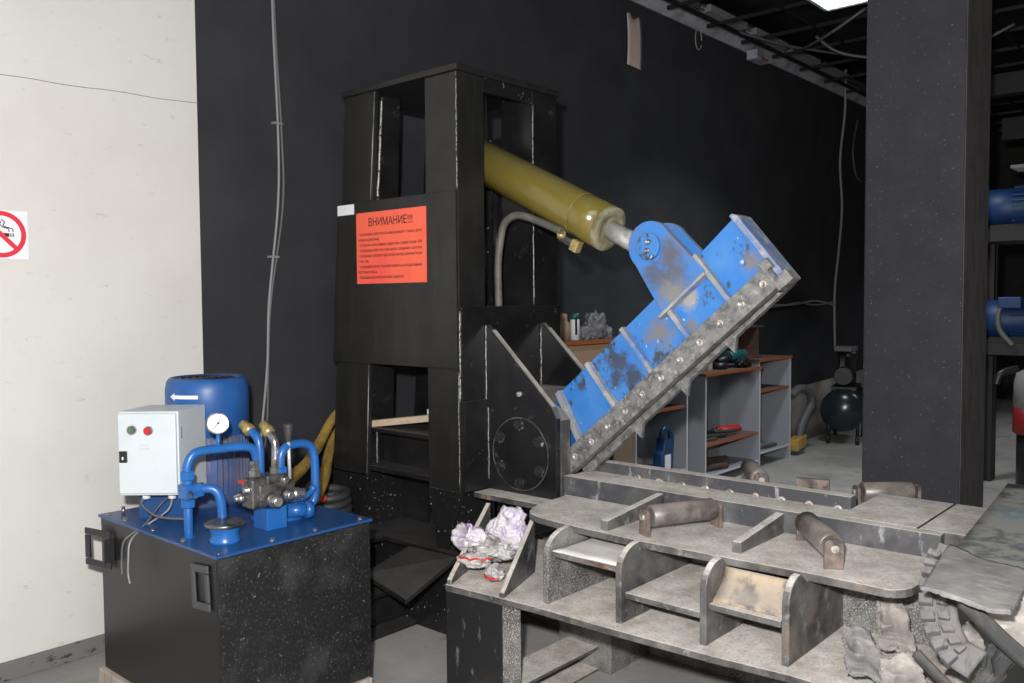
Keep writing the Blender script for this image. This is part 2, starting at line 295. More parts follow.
    def socket(s, p, axis, R, h):
        """round bolt head with a sunken socket"""
        return s.lathe([(R, 0), (R, h*.7), (R*.8, h), (R*.45, h), (R*.40, h*.2), (0.0005, h*.2)], p, axis, 18, True)
    def sheet(s, fn, nu, nv, th, closed=False):
        """fn(a,b)->point with a,b in 0..1; given thickness along the local normal"""
        P = [[V(fn(i/nu, j/nv)) for j in range(nv+1)] for i in range(nu+1)]
        vs = []; fs = []; sm = []
        def nrm(i, j):
            a = P[min(i+1, nu)][j]-P[max(i-1, 0)][j]; b = P[i][min(j+1, nv)]-P[i][max(j-1, 0)]
            c = a.cross(b); return c.normalized() if c.length > 1e-9 else V(0, 0, 1)
        for side in (0, 1):
            for i in range(nu+1):
                for j in range(nv+1): vs.append(P[i][j] + nrm(i, j)*(th*(side-0.5)))
        K = (nu+1)*(nv+1); id_ = lambda sd, i, j: sd*K+i*(nv+1)+j
        for i in range(nu):
            for j in range(nv):
                fs.append([id_(0, i, j), id_(0, i, j+1), id_(0, i+1, j+1), id_(0, i+1, j)]); sm.append(True)
                fs.append([id_(1, i, j), id_(1, i+1, j), id_(1, i+1, j+1), id_(1, i, j+1)]); sm.append(True)
        for i in range(nu):
            for j in (0, nv):
                fs.append([id_(0, i, j), id_(0, i+1, j), id_(1, i+1, j), id_(1, i, j)]); sm.append(False)
        for j in range(nv):
            for i in (0, nu):
                fs.append([id_(0, i, j), id_(0, i, j+1), id_(1, i, j+1), id_(1, i, j)]); sm.append(False)
        return s.add(vs, fs, sm)
    def build(s, name, mt, parent=None, base=None, bevel=0.0, label=None, seg=2, rot=None):
        b = BASE[parent.name] if parent is not None else V(base if base is not None else (0, 0, 0))
        me = bpy.data.meshes.new(name)
        me.from_pydata([v-b for v in s.v], [], s.f)
        for p, k in zip(me.polygons, s.sm): p.use_smooth = k
        bm = bmesh.new(); bm.from_mesh(me); bmesh.ops.recalc_face_normals(bm, faces=bm.faces); bm.to_mesh(me); bm.free()
        me.materials.append(M[mt] if isinstance(mt, str) else mt)
        o = bpy.data.objects.new(name, me); COL.objects.link(o)
        if parent is not None: o.parent = parent
        else: o.location = b + V(0, 0, OZ)
        BASE[o.name] = b
        if bevel:
            md = o.modifiers.new('bevel', 'BEVEL'); md.width = bevel; md.segments = seg; md.limit_method = 'ANGLE'; md.angle_limit = math.radians(50)
        if label: o['label'] = label
        return o
def tag(o, label, cat, group=None, kind=None):
    o['label'] = label; o['category'] = cat
    if group: o['group'] = group
    if kind: o['kind'] = kind
    return o
def thing(name, label, cat, base, group=None):
    o = bpy.data.objects.new(name, None); COL.objects.link(o); o.empty_display_size = 0.1
    o.location = V(base) + V(0, 0, OZ); BASE[o.name] = V(base)
    return tag(o, label, cat, group)
def struct(name, mb, mt, bevel=0.0, base=(0, 0, 0)):
    o = mb.build(name, mt, None, base, bevel); o['kind'] = 'structure'; return o
def text(mb, s, origin, ex, ey, size, depth=0.0015, align='LEFT', width=None, bold=0.0):
    cu = bpy.data.curves.new('t', 'FONT'); cu.body = s; cu.size = 1.0; cu.align_x = align; cu.resolution_u = 2; cu.offset = bold
    ob = bpy.data.objects.new('t', cu); COL.objects.link(ob)
    dg = bpy.context.evaluated_depsgraph_get(); me = bpy.data.meshes.new_from_object(ob.evaluated_get(dg))
    xs = [v.co.x for v in me.vertices] or [0]
    sx = size
    if width and max(xs) > min(xs): sx = width/(max(xs)-min(xs))
    ex = V(ex); ey = V(ey); n = ex.cross(ey)*depth; o = V(origin)
    vs = [o + ex*(v.co.x*sx) + ey*(v.co.y*size) + n for v in me.vertices]
    mb.add(vs, [list(p.vertices) for p in me.polygons])
    bpy.data.objects.remove(ob); bpy.data.curves.remove(cu); bpy.data.meshes.remove(me)

FL = -OZ       # floor height in machine coordinates
# ------------------------------------------------------------------ the room
WU = -1.30     # plane of the back wall
struct('floor', MB().box(-3.5, 9, -8, 14, FL-0.1, FL), 'floor')
struct('wall_left', MB().box(WU-0.12, WU, -7.0, -0.62, FL, 4.45), 'white_wall')
struct('wall_back', MB().box(WU-0.12, WU+0.004, -0.62, 14, FL, 4.45), 'black_wall')
struct('baseboard_left', MB().box(WU+0.001, WU+0.02, -7.0, -0.40, FL, FL+0.085), 'skirting', 0.004)
struct('baseboard_back', MB().sheet(lambda a, b: (WU+0.02, 5.6+3.6*a, FL + (0.60+0.12*a)*b), 6, 3, 0.03), 'bare')
mb = MB()
for z0, z1, n in ((2.605, 2.555, 8),):
    pts = [(WU+0.001, -2.0 + i*1.38/12, 2.555 + 0.003*math.sin(i*1.7)+0.0032*i) for i in range(13)]
    mb.tube(pts, 0.0016, 5)
struct('trim_1', mb, 'grey_plastic')
struct('ceiling', MB().box(WU-0.1, 9, -8, 14, 4.45, 4.55), 'ceiling')
mb = MB()
for i in range(12): mb.box(WU+0.4+0.62*i, WU+0.425+0.62*i, 1.5, 14, 4.02, 4.05)
for i in range(18): mb.box(WU+0.3, 9, 1.5+0.68*i, 1.525+0.68*i, 4.02, 4.05)
struct('trim_2', mb, 'far_steel')
struct('wall_far', MB().box(-1.5, 9, 13.2, 13.4, FL, 4.45), 'far_dark')
struct('wall_right', MB().box(8.9, 9.0, -8, 13.3, FL, 4.45), 'far_dark')
struct('wall_front', MB().box(-1.4, 9, -8.0, -7.9, FL, 4.45), 'white_wall')
# square pillar
struct('pillar', MB().box(0.665, 1.335, 3.571, 4.22, FL, 4.45), 'pillar', 0.012)
struct('trim_3', MB().box(1.336, 1.341, 3.575, 4.215, FL, 4.45), 'pillar_grey')

# cable tray that runs along the top of the black wall
tr = thing('cable_tray', 'long pale grey metal cable tray along the top of the black wall', 'cable tray', (WU+0.1, 5.5, 4.1))
mb = MB(); mb.prism([(WU+0.006, 2.4, 4.13), (WU+0.03, 2.4, 4.125), (WU+0.12, 2.4, 4.235), (WU+0.12, 2.4, 4.26), (WU+0.006, 2.4, 4.26)], (0, 8.3, 0))
mb.build('tray_channel', 'tray', tr, bevel=0.003)
for v in (3.5, 4.45, 5.4, 6.3, 7.2): MB().box(WU+0.10, WU+0.22, v, v+0.75, 4.245, 4.31).build('cover_strip', 'wire', tr, bevel=0.004)
mb = MB()
for k in range(3): mb.tube([(WU+0.13+0.02*k, 2.4+1.0*i, 4.255+0.02*k+0.012*math.sin(i*2.1+k)) for i in range(9)], 0.010, 6)
mb.build('cable', 'wire_dark', tr)
tag(MB().tube([(WU+0.035, 4.55+0.06*math.cos(a), 4.04+0.10*math.sin(a)) for a in [2*PI*i/14 for i in range(14)]], 0.006, 6).build('wire_loop', 'wire', None, (WU+0.22, 4.55, 4.1)),
    'small loop of pale wire hanging under the cable tray', 'wire')
jb = tag(MB().box(WU+0.06, WU+0.18, 5.50, 5.80, 4.03, 4.125).build('junction_box', 'tray', None, (WU+0.16, 5.7, 4.05), 0.006),
    'small grey junction box hanging under the cable tray', 'junction box')
MB().box(WU+0.181, WU+0.186, 5.60, 5.74, 4.035, 4.055).build('marking', 'red', jb)

# recessed lamp
cl = thing('ceiling_light', 'square lit fluorescent ceiling lamp with a white diffuser above the pillar', 'ceiling light', (0.45, 3.83, 3.91))
mb = MB(); mb.box(0.12, 0.78, 3.52, 3.545, 3.90, 3.97).box(0.12, 0.78, 4.155, 4.18, 3.90, 3.97).box(0.12, 0.145, 3.52, 4.18, 3.90, 3.97).box(0.755, 0.78, 3.52, 4.18, 3.90, 3.97)
mb.build('frame', 'tray', cl)
mb = MB(); mb.box(0.145, 0.755, 3.545, 4.155, 3.908, 3.92)
for i in range(9): mb.box(0.15+0.066*i, 0.158+0.066*i, 3.55, 4.15, 3.902, 3.909); mb.box(0.15, 0.75, 3.55+0.066*i, 3.558+0.066*i, 3.902, 3.909)
mb.build('diffuser', 'tube', cl)

# loose ceiling cables
for pts, r, lab in (
    ([(-0.6, 5.4, 4.0), (-0.35, 4.9, 3.86), (0.0, 4.55, 3.83), (0.3, 4.5, 3.95), (0.25, 4.7, 4.02)], 0.013, 'grey cable sagging in a bow below the lit ceiling lamp'),
    ([(-0.3, 5.0, 3.97), (-0.1, 5.1, 3.80), (0.3, 5.3, 3.72), (0.8, 5.5, 3.74), (1.2, 5.6, 3.9)], 0.014, 'grey cable sagging towards the pillar below the ceiling grid'),
    ([(-0.9, 4.6, 4.05), (-0.6, 5.3, 3.99), (-0.1, 6.2, 3.98), (0.6, 6.8, 4.0)], 0.012, 'thin dark cable lying along the ceiling grid')):
    tag(MB().tube(pts, r, 8).build('ceiling_cable', 'wire_dark', None, pts[0]), lab, 'cable')
tag(MB().cyl((WU+0.55, 2.02, 3.95), (WU+0.9, 1.9, 4.25), 0.012).build('hanger_rod', 'tray', None, (WU+0.7, 2, 4.0)), 'thin pale metal rod poking down from the ceiling over the press', 'rod')

# cables on the black wall
cw = thing('wall_cable', 'pair of grey cables hanging down the black wall beside the white wall', 'cable', (WU+0.02, -0.2, 2.4))
X = WU+0.022
for d, mt_, k in ((0.0, 'wire', 0), (0.012, 'wire_dark', 1)):
    MB().tube([(X, -0.166+d, 4.4), (X, -0.166+d, 3.24), (X+0.01*k, -0.145+d+0.004*k, 2.52), (X, -0.155+d+0.02*k, 2.1), (X, -0.225+d, 1.56), (X, -0.245+d-0.006*k, 1.2), (X, -0.29+d+0.02*k, 0.83), (X, -0.33+d, 0.5)], 0.0075, 8).build('cable', mt_, cw)
mb = MB()
for v, w in ((-0.148, 2.55), (-0.19, 1.8)): mb.box(X-0.02, X+0.012, v-0.03, v+0.03, w, w+0.012)
mb.build('clip', 'wire', cw)
tag(MB().tube([(WU+0.15, 8.0, 4.4), (WU+0.1, 8.12, 3.9), (WU+0.03, 8.16, 3.3), (WU+0.03, 8.24, 2.7), (WU+0.03, 8.13, 2.1), (WU+0.03, 8.02, 1.6), (WU+0.03, 8.05, 0.9)], 0.016, 8).build('hanging_cable', 'wire', None, (WU, 8.1, 2)),
    'pale grey cable hanging down the black wall to the compressor', 'cable')
tag(MB().tube([(WU+0.03, 5.2, 1.52), (WU+0.03, 6.0, 1.49), (WU+0.03, 6.7, 1.475), (WU+0.03, 7.4, 1.52), (WU+0.03, 8.0, 1.46)], 0.012, 8).tube([(WU+0.03, 5.2, 1.50), (WU+0.03, 6.2, 1.46), (WU+0.03, 6.9, 1.50), (WU+0.03, 7.4, 1.47), (WU+0.03, 8.0, 1.50)], 0.010, 8).build('slack_wire', 'wire', None, (WU, 6.7, 1.5)),
    'slack pale wires running level along the black wall towards the compressor', 'cable')
tag(MB().tube([(WU+0.03, 8.75, 3.9), (WU+0.03, 8.6, 3.5), (WU+0.03, 8.7, 3.2), (WU+0.03, 8.9, 3.1)], 0.012, 8).build('hanging_cable', 'wire_dark', None, (WU, 8.7, 3.5)),
    'short dark cable end hanging on the black wall close to the pillar', 'cable')
pp = tag(MB().sheet(lambda a, b: (WU+0.03+0.01*math.sin(b*3), 3.34+0.215*a, 4.0-0.43*b-0.012*a + (0.02*math.sin(a*9) if b == 0 else 0)), 6, 6, 0.004).build('paper_strip', 'pink_paper', None, (WU, 3.45, 3.8)),
    'pale pink paper strip hanging from the cable tray on the black wall', 'paper')

# no smoking sign on the white wall (partly outside the picture)
ns = thing('no_smoking_sign', 'white square no smoking sticker with a red ring on the white wall', 'sign', (WU, -1.58, 1.86))
cv, cwz, rr = -1.576, 1.862, 0.104
MB().box(WU+0.0005, WU+0.003, cv-0.118, cv+0.112, cwz-0.108, cwz+0.108).build('sticker', 'sign_white', ns)
MB().washer((WU+0.003, cv, cwz), (1, 0, 0), rr, rr*0.80, 0.001).build('red_ring', 'ban_red', ns)
mb = MB(); q = math.radians(-45)
mb.obox((WU+0.0042, cv, cwz), (0.0004, 0, 0), (0, rr*.86*math.cos(q), rr*.86*math.sin(q)), (0, -0.010*math.sin(q), 0.010*math.cos(q))); mb.build('red_bar', 'ban_red', ns)
mb = MB(); mb.box(WU+0.003, WU+0.0036, cv-0.062, cv+0.034, cwz-0.010, cwz+0.006).box(WU+0.003, WU+0.0036, cv+0.038, cv+0.042, cwz-0.010, cwz+0.006).box(WU+0.003, WU+0.0036, cv+0.047, cv+0.052, cwz-0.010, cwz+0.006)
for dv in (0.0, 0.016):
    mb.tube([(WU+0.0032, cv+0.050-dv, cwz+0.012), (WU+0.0032, cv+0.046-dv, cwz+0.026), (WU+0.0032, cv+0.026-dv, cwz+0.032), (WU+0.0032, cv+0.010-dv, cwz+0.040+dv*.4), (WU+0.0032, cv+0.016-dv, cwz+0.054), (WU+0.0032, cv+0.002-dv, cwz+0.066)], 0.0022, 5, True, 5)
mb.build('cigarette_symbol', 'ink', ns)

# ------------------------------------------------------------------ the shear: tower, bed, jaw, cylinder
sh = thing('tyre_shear', 'big black alligator shear with blue upper jaw raised over a dusty steel bed', 'machine', (0.4, 0.3, FL))
lean = lambda w, top, bot: bot + (top-bot)*(w-0.60)/(2.07)
def back_col(v0, v1, w0, w1):
    P = lambda w: [(lean(w, -0.856, -1.018), v0, w), (lean(w, -0.605, -0.717), v0, w), (lean(w, -0.605, -0.717), v1, w), (lean(w, -0.856, -1.018), v1, w)]
    return MB().hexa(P(w0), P(w1))
MB().box(-0.226, 0, 0, 0.19, 0.61, 2.655).build('column', 'black_flat', sh, bevel=0.006)
MB().box(-0.226, 0, 0.565, 0.77, 0.61, 2.655).build('column', 'black', sh, bevel=0.006)
back_col(0.0, 0.03, 0.60, 2.655).build('column', 'black_flat', sh, bevel=0.004)
mbk = back_col(0.60, 0.77, 0.60, 2.655)
P = lambda w: [(lean(w, -0.80, -0.95), 0.03, w), (lean(w, -0.65, -0.765), 0.03, w), (lean(w, -0.65, -0.765), 0.22, w), (lean(w, -0.80, -0.95), 0.22, w)]
mbk.hexa(P(0.62), P(2.655)); mbk.build('column', 'black', sh, bevel=0.004)
MB().box(-0.872, 0.014, -0.014, 0.785, 2.655, 2.686).build('top_plate', 'black_flat', sh, bevel=0.004)
MB().box(-0.03, -0.004, 0.19, 0.565, 2.585, 2.655).build('lintel', 'black_spat', sh, bevel=0.003)
# inner plates seen through the two openings
MB().box(-0.62, -0.2, 0.40, 0.43, 2.25, 2.655).build('cross_plate', 'black_flat', sh, bevel=0.003)
MB().box(-0.64, -0.2, 0.62, 0.64, 1.3, 2.45).build('inner_plate', 'black_spat', sh)
mb = MB(); mb.cyl((-0.40, 0.60, 1.3), (-0.40, 0.60, 2.30), 0.02).cyl((-0.30, 0.60, 1.3), (-0.30, 0.60, 2.3), 0.02); mb.build('stiffener_bar', 'black', sh)
# cover plate over the middle of the tower
cover = MB().prism([(-0.984, -0.001, 1.218), (0.0, -0.001, 1.218), (0.0, -0.001, 2.083), (-0.916, -0.001, 2.083)], (0, -0.014, 0)).build('cover_plate', 'black_flat', sh, bevel=0.003)
lab = tag(MB().box(-0.914, -0.772, -0.0175, -0.0155, 2.02, 2.075).build('sticker_label', 'paper', None, (-0.84, -0.017, 2.05)), 'tiny white paper label stuck beside the orange warning sign', 'label')
mb = MB(); text(mb, '•', (-0.895, -0.0176, 2.052), (1, 0, 0), (0, 0, 1), 0.018, 0.0006); text(mb, '_______', (-0.885, -0.0176, 2.05), (1, 0, 0), (0, 0, 1), 0.014, 0.0006); mb.build('print', 'faded_ink', lab)
# tower skin below the cylinder, with its ledge
MB().box(0.0005, 0.016, 0.006, 0.772, 0.615, 1.50).build('lower_front_plate', 'black', sh, bevel=0.002)
MB().box(-0.22, 0.018, 0.004, 0.774, 1.50, 1.522).build('ledge_plate', 'black', sh, bevel=0.003)
MB().box(0.016, 0.030, 0.008, 0.17, 0.615, 1.06).build('doubler_plate', 'black', sh, bevel=0.002)
# beam across the lower opening of the left side
mb = MB(); mb.box(-0.76, -0.22, 0.02, 0.30, 0.845, 0.868).box(-0.74, -0.22, 0.14, 0.16, 0.66, 0.845).box(-0.76, -0.22, 0.01, 0.30, 0.635, 0.662)
mb.build('cross_beam', 'black', sh, bevel=0.003)
# weld seams that catch the flash
def seam(a, b, r=0.005): MB().tube([V(a)+(V(b)-V(a))*(i/24)+V(random.uniform(-1, 1), random.uniform(-1, 1), 0)*0.0015 for i in range(25)], r, 6, False).build('weld_seam', 'weld', sh)
seam((0.004, 0.003, 1.06), (0.004, 0.003, 1.50)); seam((0.02, 0.17, 1.03), (0.02, 0.17, 1.43)); seam((0.034, 0.17, 0.66), (0.034, 0.17, 1.02))
seam((0.02, 0.60, 1.08), (0.02, 0.60, 1.42)); seam((0.0, 0.566, 1.53), (0.0, 0.566, 2.58), 0.004)
seam((lean(2.62, -0.588, 0)-0.0+0.02, 0.03, 2.62) if False else (-0.585, 0.032, 2.62), (-0.632, 0.032, 2.09), 0.008); seam((-0.40, 0.39, 2.28), (-0.40, 0.39, 2.60), 0.006)
seam((-0.70, 0.06, 0.67), (-0.70, 0.06, 0.84)); seam((-0.003, -0.001, 0.64), (-0.003, -0.001, 1.2), 0.003); seam((-0.002, -0.002, 2.09), (-0.002, -0.002, 2.65), 0.003)
for a, b in (((-0.603, -0.002, 2.65), (-0.650, -0.002, 2.09)), ((-0.684, -0.001, 1.21), (-0.716, -0.001, 0.62))): MB().tube([a, b], 0.0028, 6, False).build('bare_edge', 'edge', sh)
# base under the tower
mb = MB(); mb.box(-1.03, 0.06, -0.03, 0.80, 0.285, 0.31); mb.box(-1.03, -0.55, -0.42, -0.03, 0.285, 0.31); mb.build('base_plate', 'black', sh, bevel=0.003)
for u0, u1, sl in ((-0.226, 0.0, 0.10), (-1.018, -0.72, 0.08)):
    mb = MB(); mb.prism([(u0, 0.0, 0.612), (u1, 0.0, 0.612), (u1, 0.0, 0.585), (u1-sl, 0.0, 0.31), (u0+sl*.6, 0.0, 0.31), (u0, 0.0, 0.56)], (0, 0.022, 0))
    for u in (u0+0.06, u1-0.07): mb.prism([(u, 0.02, 0.31), (u, 0.02, 0.60), (u, 0.60, 0.60), (u, 0.60, 0.31)], (0.02, 0, 0))
    mb.build('foot_gusset', 'black_spat', sh, bevel=0.002)
mb = MB(); arch = [(-0.95, 0.30, 0.31), (-0.56, 0.30, 0.31), (-0.56, 0.30, 0.44)] + [(-0.51-0.05*math.cos(a), 0.30, 0.47+0.05*math.sin(a)) for a in [PI*i/8 for i in range(9)]] + [(-0.46, 0.30, 0.31), (-0.05, 0.30, 0.31), (-0.05, 0.30, 0.62), (-0.95, 0.30, 0.62)]
mb.prism(arch, (0, 0.02, 0)); mb.build('web_plate', 'black', sh)
mb = MB(); mb.hexa([(-0.37, -0.31, 0.19), (-0.06, -0.31, 0.125), (0.0, -0.02, 0.28), (-0.35, -0.02, 0.268)], [(-0.37, -0.31, 0.215), (-0.06, -0.31, 0.15), (0.0, -0.02, 0.305), (-0.35, -0.02, 0.293)])
mb.build('sloping_plate', 'black_flat', sh, bevel=0.003)
mb = MB(); mb.box(-0.62, -0.38, -0.60, 0.78, FL, FL+0.02).box(-0.51, -0.49, -0.60, 0.78, FL+0.02, 0.06).box(-0.62, -0.38, -0.60, 0.78, 0.06, 0.08); mb.build('floor_beam', 'black', sh, bevel=0.003)
mb = MB(); mb.box(-0.98, -0.1, 0.05, 0.75, FL, 0.285); mb.build('plinth', 'black_spat', sh)
# pivot brackets
for v0, v1, k in ((0.168, 0.200, 0), (0.60, 0.635, 1)):
    br = MB().prism([(0.016, v0, 0.612), (0.468, v0, 0.612), (0.468, v0, 0.995), (0.44, v0, 1.045), (0.06, v0, 1.40), (0.03, v0, 1.43), (0.016, v0, 1.43)], (0, v1-v0, 0)).build('pivot_bracket', 'black', sh, bevel=0.004)
    b0, b1 = (v1, 0.275) if k == 0 else (0.52, v0)
    MB().prism([(0.03, b0, 0.612), (0.468, b0, 0.612), (0.468, b0, 0.985), (0.42, b0, 1.03), (0.26, b0, 1.10), (0.03, b0, 1.10)], (0, b1-b0, 0)).build('bearing_boss', 'black_dusty', br, bevel=0.004)
    MB().prism([(0.06, v0+0.001, 1.4025), (0.44, v0+0.001, 1.0475), (0.468, v0+0.001, 0.9975), (0.468, v0+0.001, 1.0005), (0.442, v0+0.001, 1.052), (0.062, v0+0.001, 1.4065)], (0, v1-v0-0.002, 0)).build('worn_edge', 'bed', br)
    if k == 0:
        MB().cyl((0.252, v0+0.002, 0.81), (0.252, v0-0.012, 0.81), 0.178, n=56).build('cover_disc', 'black', br, bevel=0.003)
        MB().washer((0.252, v0-0.0125, 0.81), (0, -1, 0), 0.178, 0.1735, 0.001).build('disc_rim_highlight', 'edge_dim', br)  # pale ring: highlight along the rim put into the colour, with some dust
        for i in range(6):
            a = math.radians(30+60*i); MB().hexbolt((0.252+0.142*math.cos(a), v0-0.012, 0.81+0.142*math.sin(a)), (0, -1, 0), 0.021, 0.024).build('bolt', 'bolt_dark', br)
        MB().cyl((0.25, v0, 1.10), (0.25, v0-0.02, 1.10), 0.012).build('grease_nipple', 'bolt', br)
MB().box(0.032, 0.56, 0.06, 0.72, 0.585, 0.6115).build('bracket_base_plate', 'bed', sh, bevel=0.003)

# --- bed
ZD = 0.64
def deck_outline(z):
    pts = [(0.50, 0.205, z), (0.51, 0.02, z), (0.535, -0.09, z), (0.565, -0.145, z), (0.60, -0.18, z), (0.66, -0.205, z)]
    pts += [(0.80, -0.224, z), (1.195, -0.240, z), (1.517, -0.224, z), (1.817, -0.206, z), (1.97, -0.205, z)]
    pts += [(2.06+0.08*math.sin(a), -0.125-0.085*math.cos(a), z) for a in (0.2, 0.6, 1.0, 1.4)]
    pts += [(2.15, 0.05, z), (2.15, 0.24, z)]
    return pts
MB().prism(deck_outline(ZD-0.028), (0, 0, 0.028)).build('deck_plate', 'bed', sh, bevel=0.004)
MB().prism([(0.475, 0.21, 0.50), (2.12, 0.228, 0.50), (2.12, 0.275, 0.50), (0.475, 0.275, 0.50)], (0, 0, 0.226)).build('front_beam', 'blade_dark', sh, bevel=0.004)
MB().box(0.47, 1.74, 0.276, 0.428, 0.62, 0.718).build('slot_strip', 'bed', sh)
mb = MB(); mb.box(1.74, 2.025, 0.276, 0.76, 0.60, 0.727); mb.build('end_plate', 'bed', sh, bevel=0.004)
mb = MB(); mb.box(2.033, 2.20, 0.276, 0.76, 0.60, 0.727); mb.build('end_plate', 'bed', sh, bevel=0.004)
MB().box(0.50, 2.12, 0.77, 1.15, 0.57, 0.62).build('rear_deck_plate', 'bed', sh, bevel=0.004)
rail = MB().box(0.50, 1.735, 0.43, 0.49, 0.60, 0.768).build('lower_blade', 'blade_dark', sh, bevel=0.004)
for i in range(9):
    MB().socket((0.748+0.1175*i, 0.43, 0.712), (0, -1, 0), 0.020, 0.012).build('bolt', 'bolt', rail)
# fins on the deck
for u, v0, h0 in ((0.985, -0.205, 0.05), (1.525, -0.150, 0.05)):
    MB().prism([(u, v0, ZD), (u, 0.212, ZD), (u, 0.212, 0.718), (u, v0, ZD+h0-0.01)], (0.035, 0, 0)).build('deck_fin', 'bed', sh, bevel=0.003)
# shelf lattice under the deck
ZB = 0.365
MB().prism([(0.39, -0.487, ZB), (0.70, -0.462, ZB), (0.85, -0.452, ZB), (1.20, -0.445, ZB), (1.60, -0.425, ZB), (1.85, -0.40, ZB), (2.35, -0.40, ZB), (2.35, 0.30, ZB), (0.10, 0.30, ZB), (0.10, 0.15, ZB)], (0, 0, -0.025)).build('bottom_plate', 'bed', sh, bevel=0.003)
MB().box(0.62, 2.15, 0.12, 0.14, ZB, ZD-0.028).build('back_plate', 'bed_speck', sh)
def rib(u, vf, mt_):
    t = 0.026; pts = [(u, vf, ZB), (u, 0.12, ZB), (u, 0.12, ZD-0.03), (u, -0.20, ZD-0.03), (u, -0.255, ZD+0.006)]
    n = 8; vb = -0.262; wb = 0.555
    for i in range(1, n+1):
        a = PI/2*(i/n); pts.append((u, vb + (vf-vb)*math.sin(a), wb + (ZD+0.006-wb)*math.cos(a)))
    MB().prism(pts, (t, 0, 0)).build('rib_plate', mt_, sh, bevel=0.004)
RU = (0.845, 1.18, 1.515, 1.80)
for u, vf, mt_ in zip(RU, (-0.395, -0.385, -0.365, -0.345), ('bed_speck', 'bed', 'bed', 'bed')): rib(u, vf, mt_)
for (u0, u1), w, vf in (((0.872, 1.18), 0.572, -0.375), ((1.207, 1.515), 0.478, -0.365), ((1.542, 1.80), 0.510, -0.350)):
    sp_ = MB().box(u0, u1, vf, 0.12, w-0.022, w).build('shelf_plate', 'bed', sh, bevel=0.003)
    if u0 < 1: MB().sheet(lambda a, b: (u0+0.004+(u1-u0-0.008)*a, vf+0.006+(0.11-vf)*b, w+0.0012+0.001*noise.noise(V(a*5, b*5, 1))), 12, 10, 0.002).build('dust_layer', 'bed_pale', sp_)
mb = MB(); mb.sheet(lambda a, b: (1.543+0.256*a, -0.225-0.075*b*b - 0.02*b, ZD-0.03-0.10*b), 6, 8, 0.012); mb.build('curved_plate', 'bed_rust', sh)
# diagonal gussets and the leg
for k, (a, b) in enumerate((((0.395, -0.482), (0.20, -0.03)), ((0.695, -0.455), (0.575, -0.12)))):
    d = (V(b[0], b[1], 0)-V(a[0], a[1], 0)); t = V(d.y, -d.x, 0).normalized()*0.022
    MB().prism([(a[0], a[1], ZB), (a[0], a[1], ZB+0.02), (b[0], b[1], 0.60), (b[0], b[1], ZB)], -t if k else t).build('gusset_plate', 'bed', sh, bevel=0.003)
MB().prism([(0.39, -0.485, ZB-0.025), (0.688, -0.460, ZB-0.025), (0.725, -0.395, ZB-0.025), (0.43, -0.41, ZB-0.025)], (0, 0, FL-ZB+0.025)).build('leg', 'post', sh, bevel=0.005)
MB().prism([(0.6895, -0.4605, ZB-0.03), (0.7265, -0.3955, ZB-0.03), (0.7265, -0.3955, FL+0.005), (0.6895, -0.4605, FL+0.005)], (0.003, -0.0015, 0)).build('speckled_side', 'bed_speck', sh)
MB().box(1.75, 1.95, -0.30, -0.05, FL, ZB-0.025).build('leg', 'post', sh, bevel=0.005)
MB().box(0.45, 0.75, 0.20, 0.60, FL, 0.585).build('leg', 'bed_speck', sh, bevel=0.005)
MB().box(1.55, 1.95, 0.35, 0.80, FL, 0.60).build('leg', 'bed_speck', sh, bevel=0.005)
mb = MB(); mb.box(0.52, 0.545, -0.60, 0.75, FL, FL+0.10).box(0.50, 0.68, -0.60, 0.75, FL+0.10, FL+0.115).box(0.50, 0.68, -0.6, 0.75, FL, FL+0.012); mb.build('floor_beam', 'bed', sh, bevel=0.003)
MB().box(-0.4, 2.1, 0.52, 0.62, FL, FL+0.12).build('floor_beam', 'bed_speck', sh, bevel=0.003)
# rollers
def roller(a, b, r, z, hb):
    a = V(a[0], a[1], z); b = V(b[0], b[1], z); d = (b-a).normalized(); n = V(-d.y, d.x, 0)
    ro = MB().lathe([(r*.86, 0), (r, 0.004), (r, (b-a).length-0.004), (r*.86, (b-a).length)], a, d, 32).build('roller', 'roller', sh)
    for p, s in ((a, -1), (b, 1)):
        c = p+d*s*0.014; w = 0.032
        m_ = MB(); top = [c+n*w*math.cos(q)+V(0, 0, 0.012+w*0.6*math.sin(q)) for q in [PI*i/6 for i in range(7)]]
        m_.prism([c-n*w+V(0, 0, hb-z), c+n*w+V(0, 0, hb-z)] + top, d*0.014*s); m_.build('roller_bracket', 'bracket', ro, bevel=0.002)
        MB().cyl(c+d*s*0.012, c+d*s*0.024, 0.013, n=14).build('axle_pin', 'bolt', ro)
roller((1.175, -0.145), (1.300, 0.120), 0.042, 0.714, ZD)
roller((1.675, 0.150), (1.865, -0.095), 0.044, 0.712, ZD)
roller((1.645, 0.80), (1.805, 0.95), 0.043, 0.712, 0.62)
roller((1.00, 1.05), (1.17, 0.82), 0.043, 0.705, 0.62)
MB().prism([(1.35, 0.80, 0.62), (1.49, 0.84, 0.62), (1.49, 0.84, 0.735), (1.35, 0.80, 0.735)], (-0.01, 0.03, 0)).build('deck_fin', 'bracket', sh, bevel=0.003)

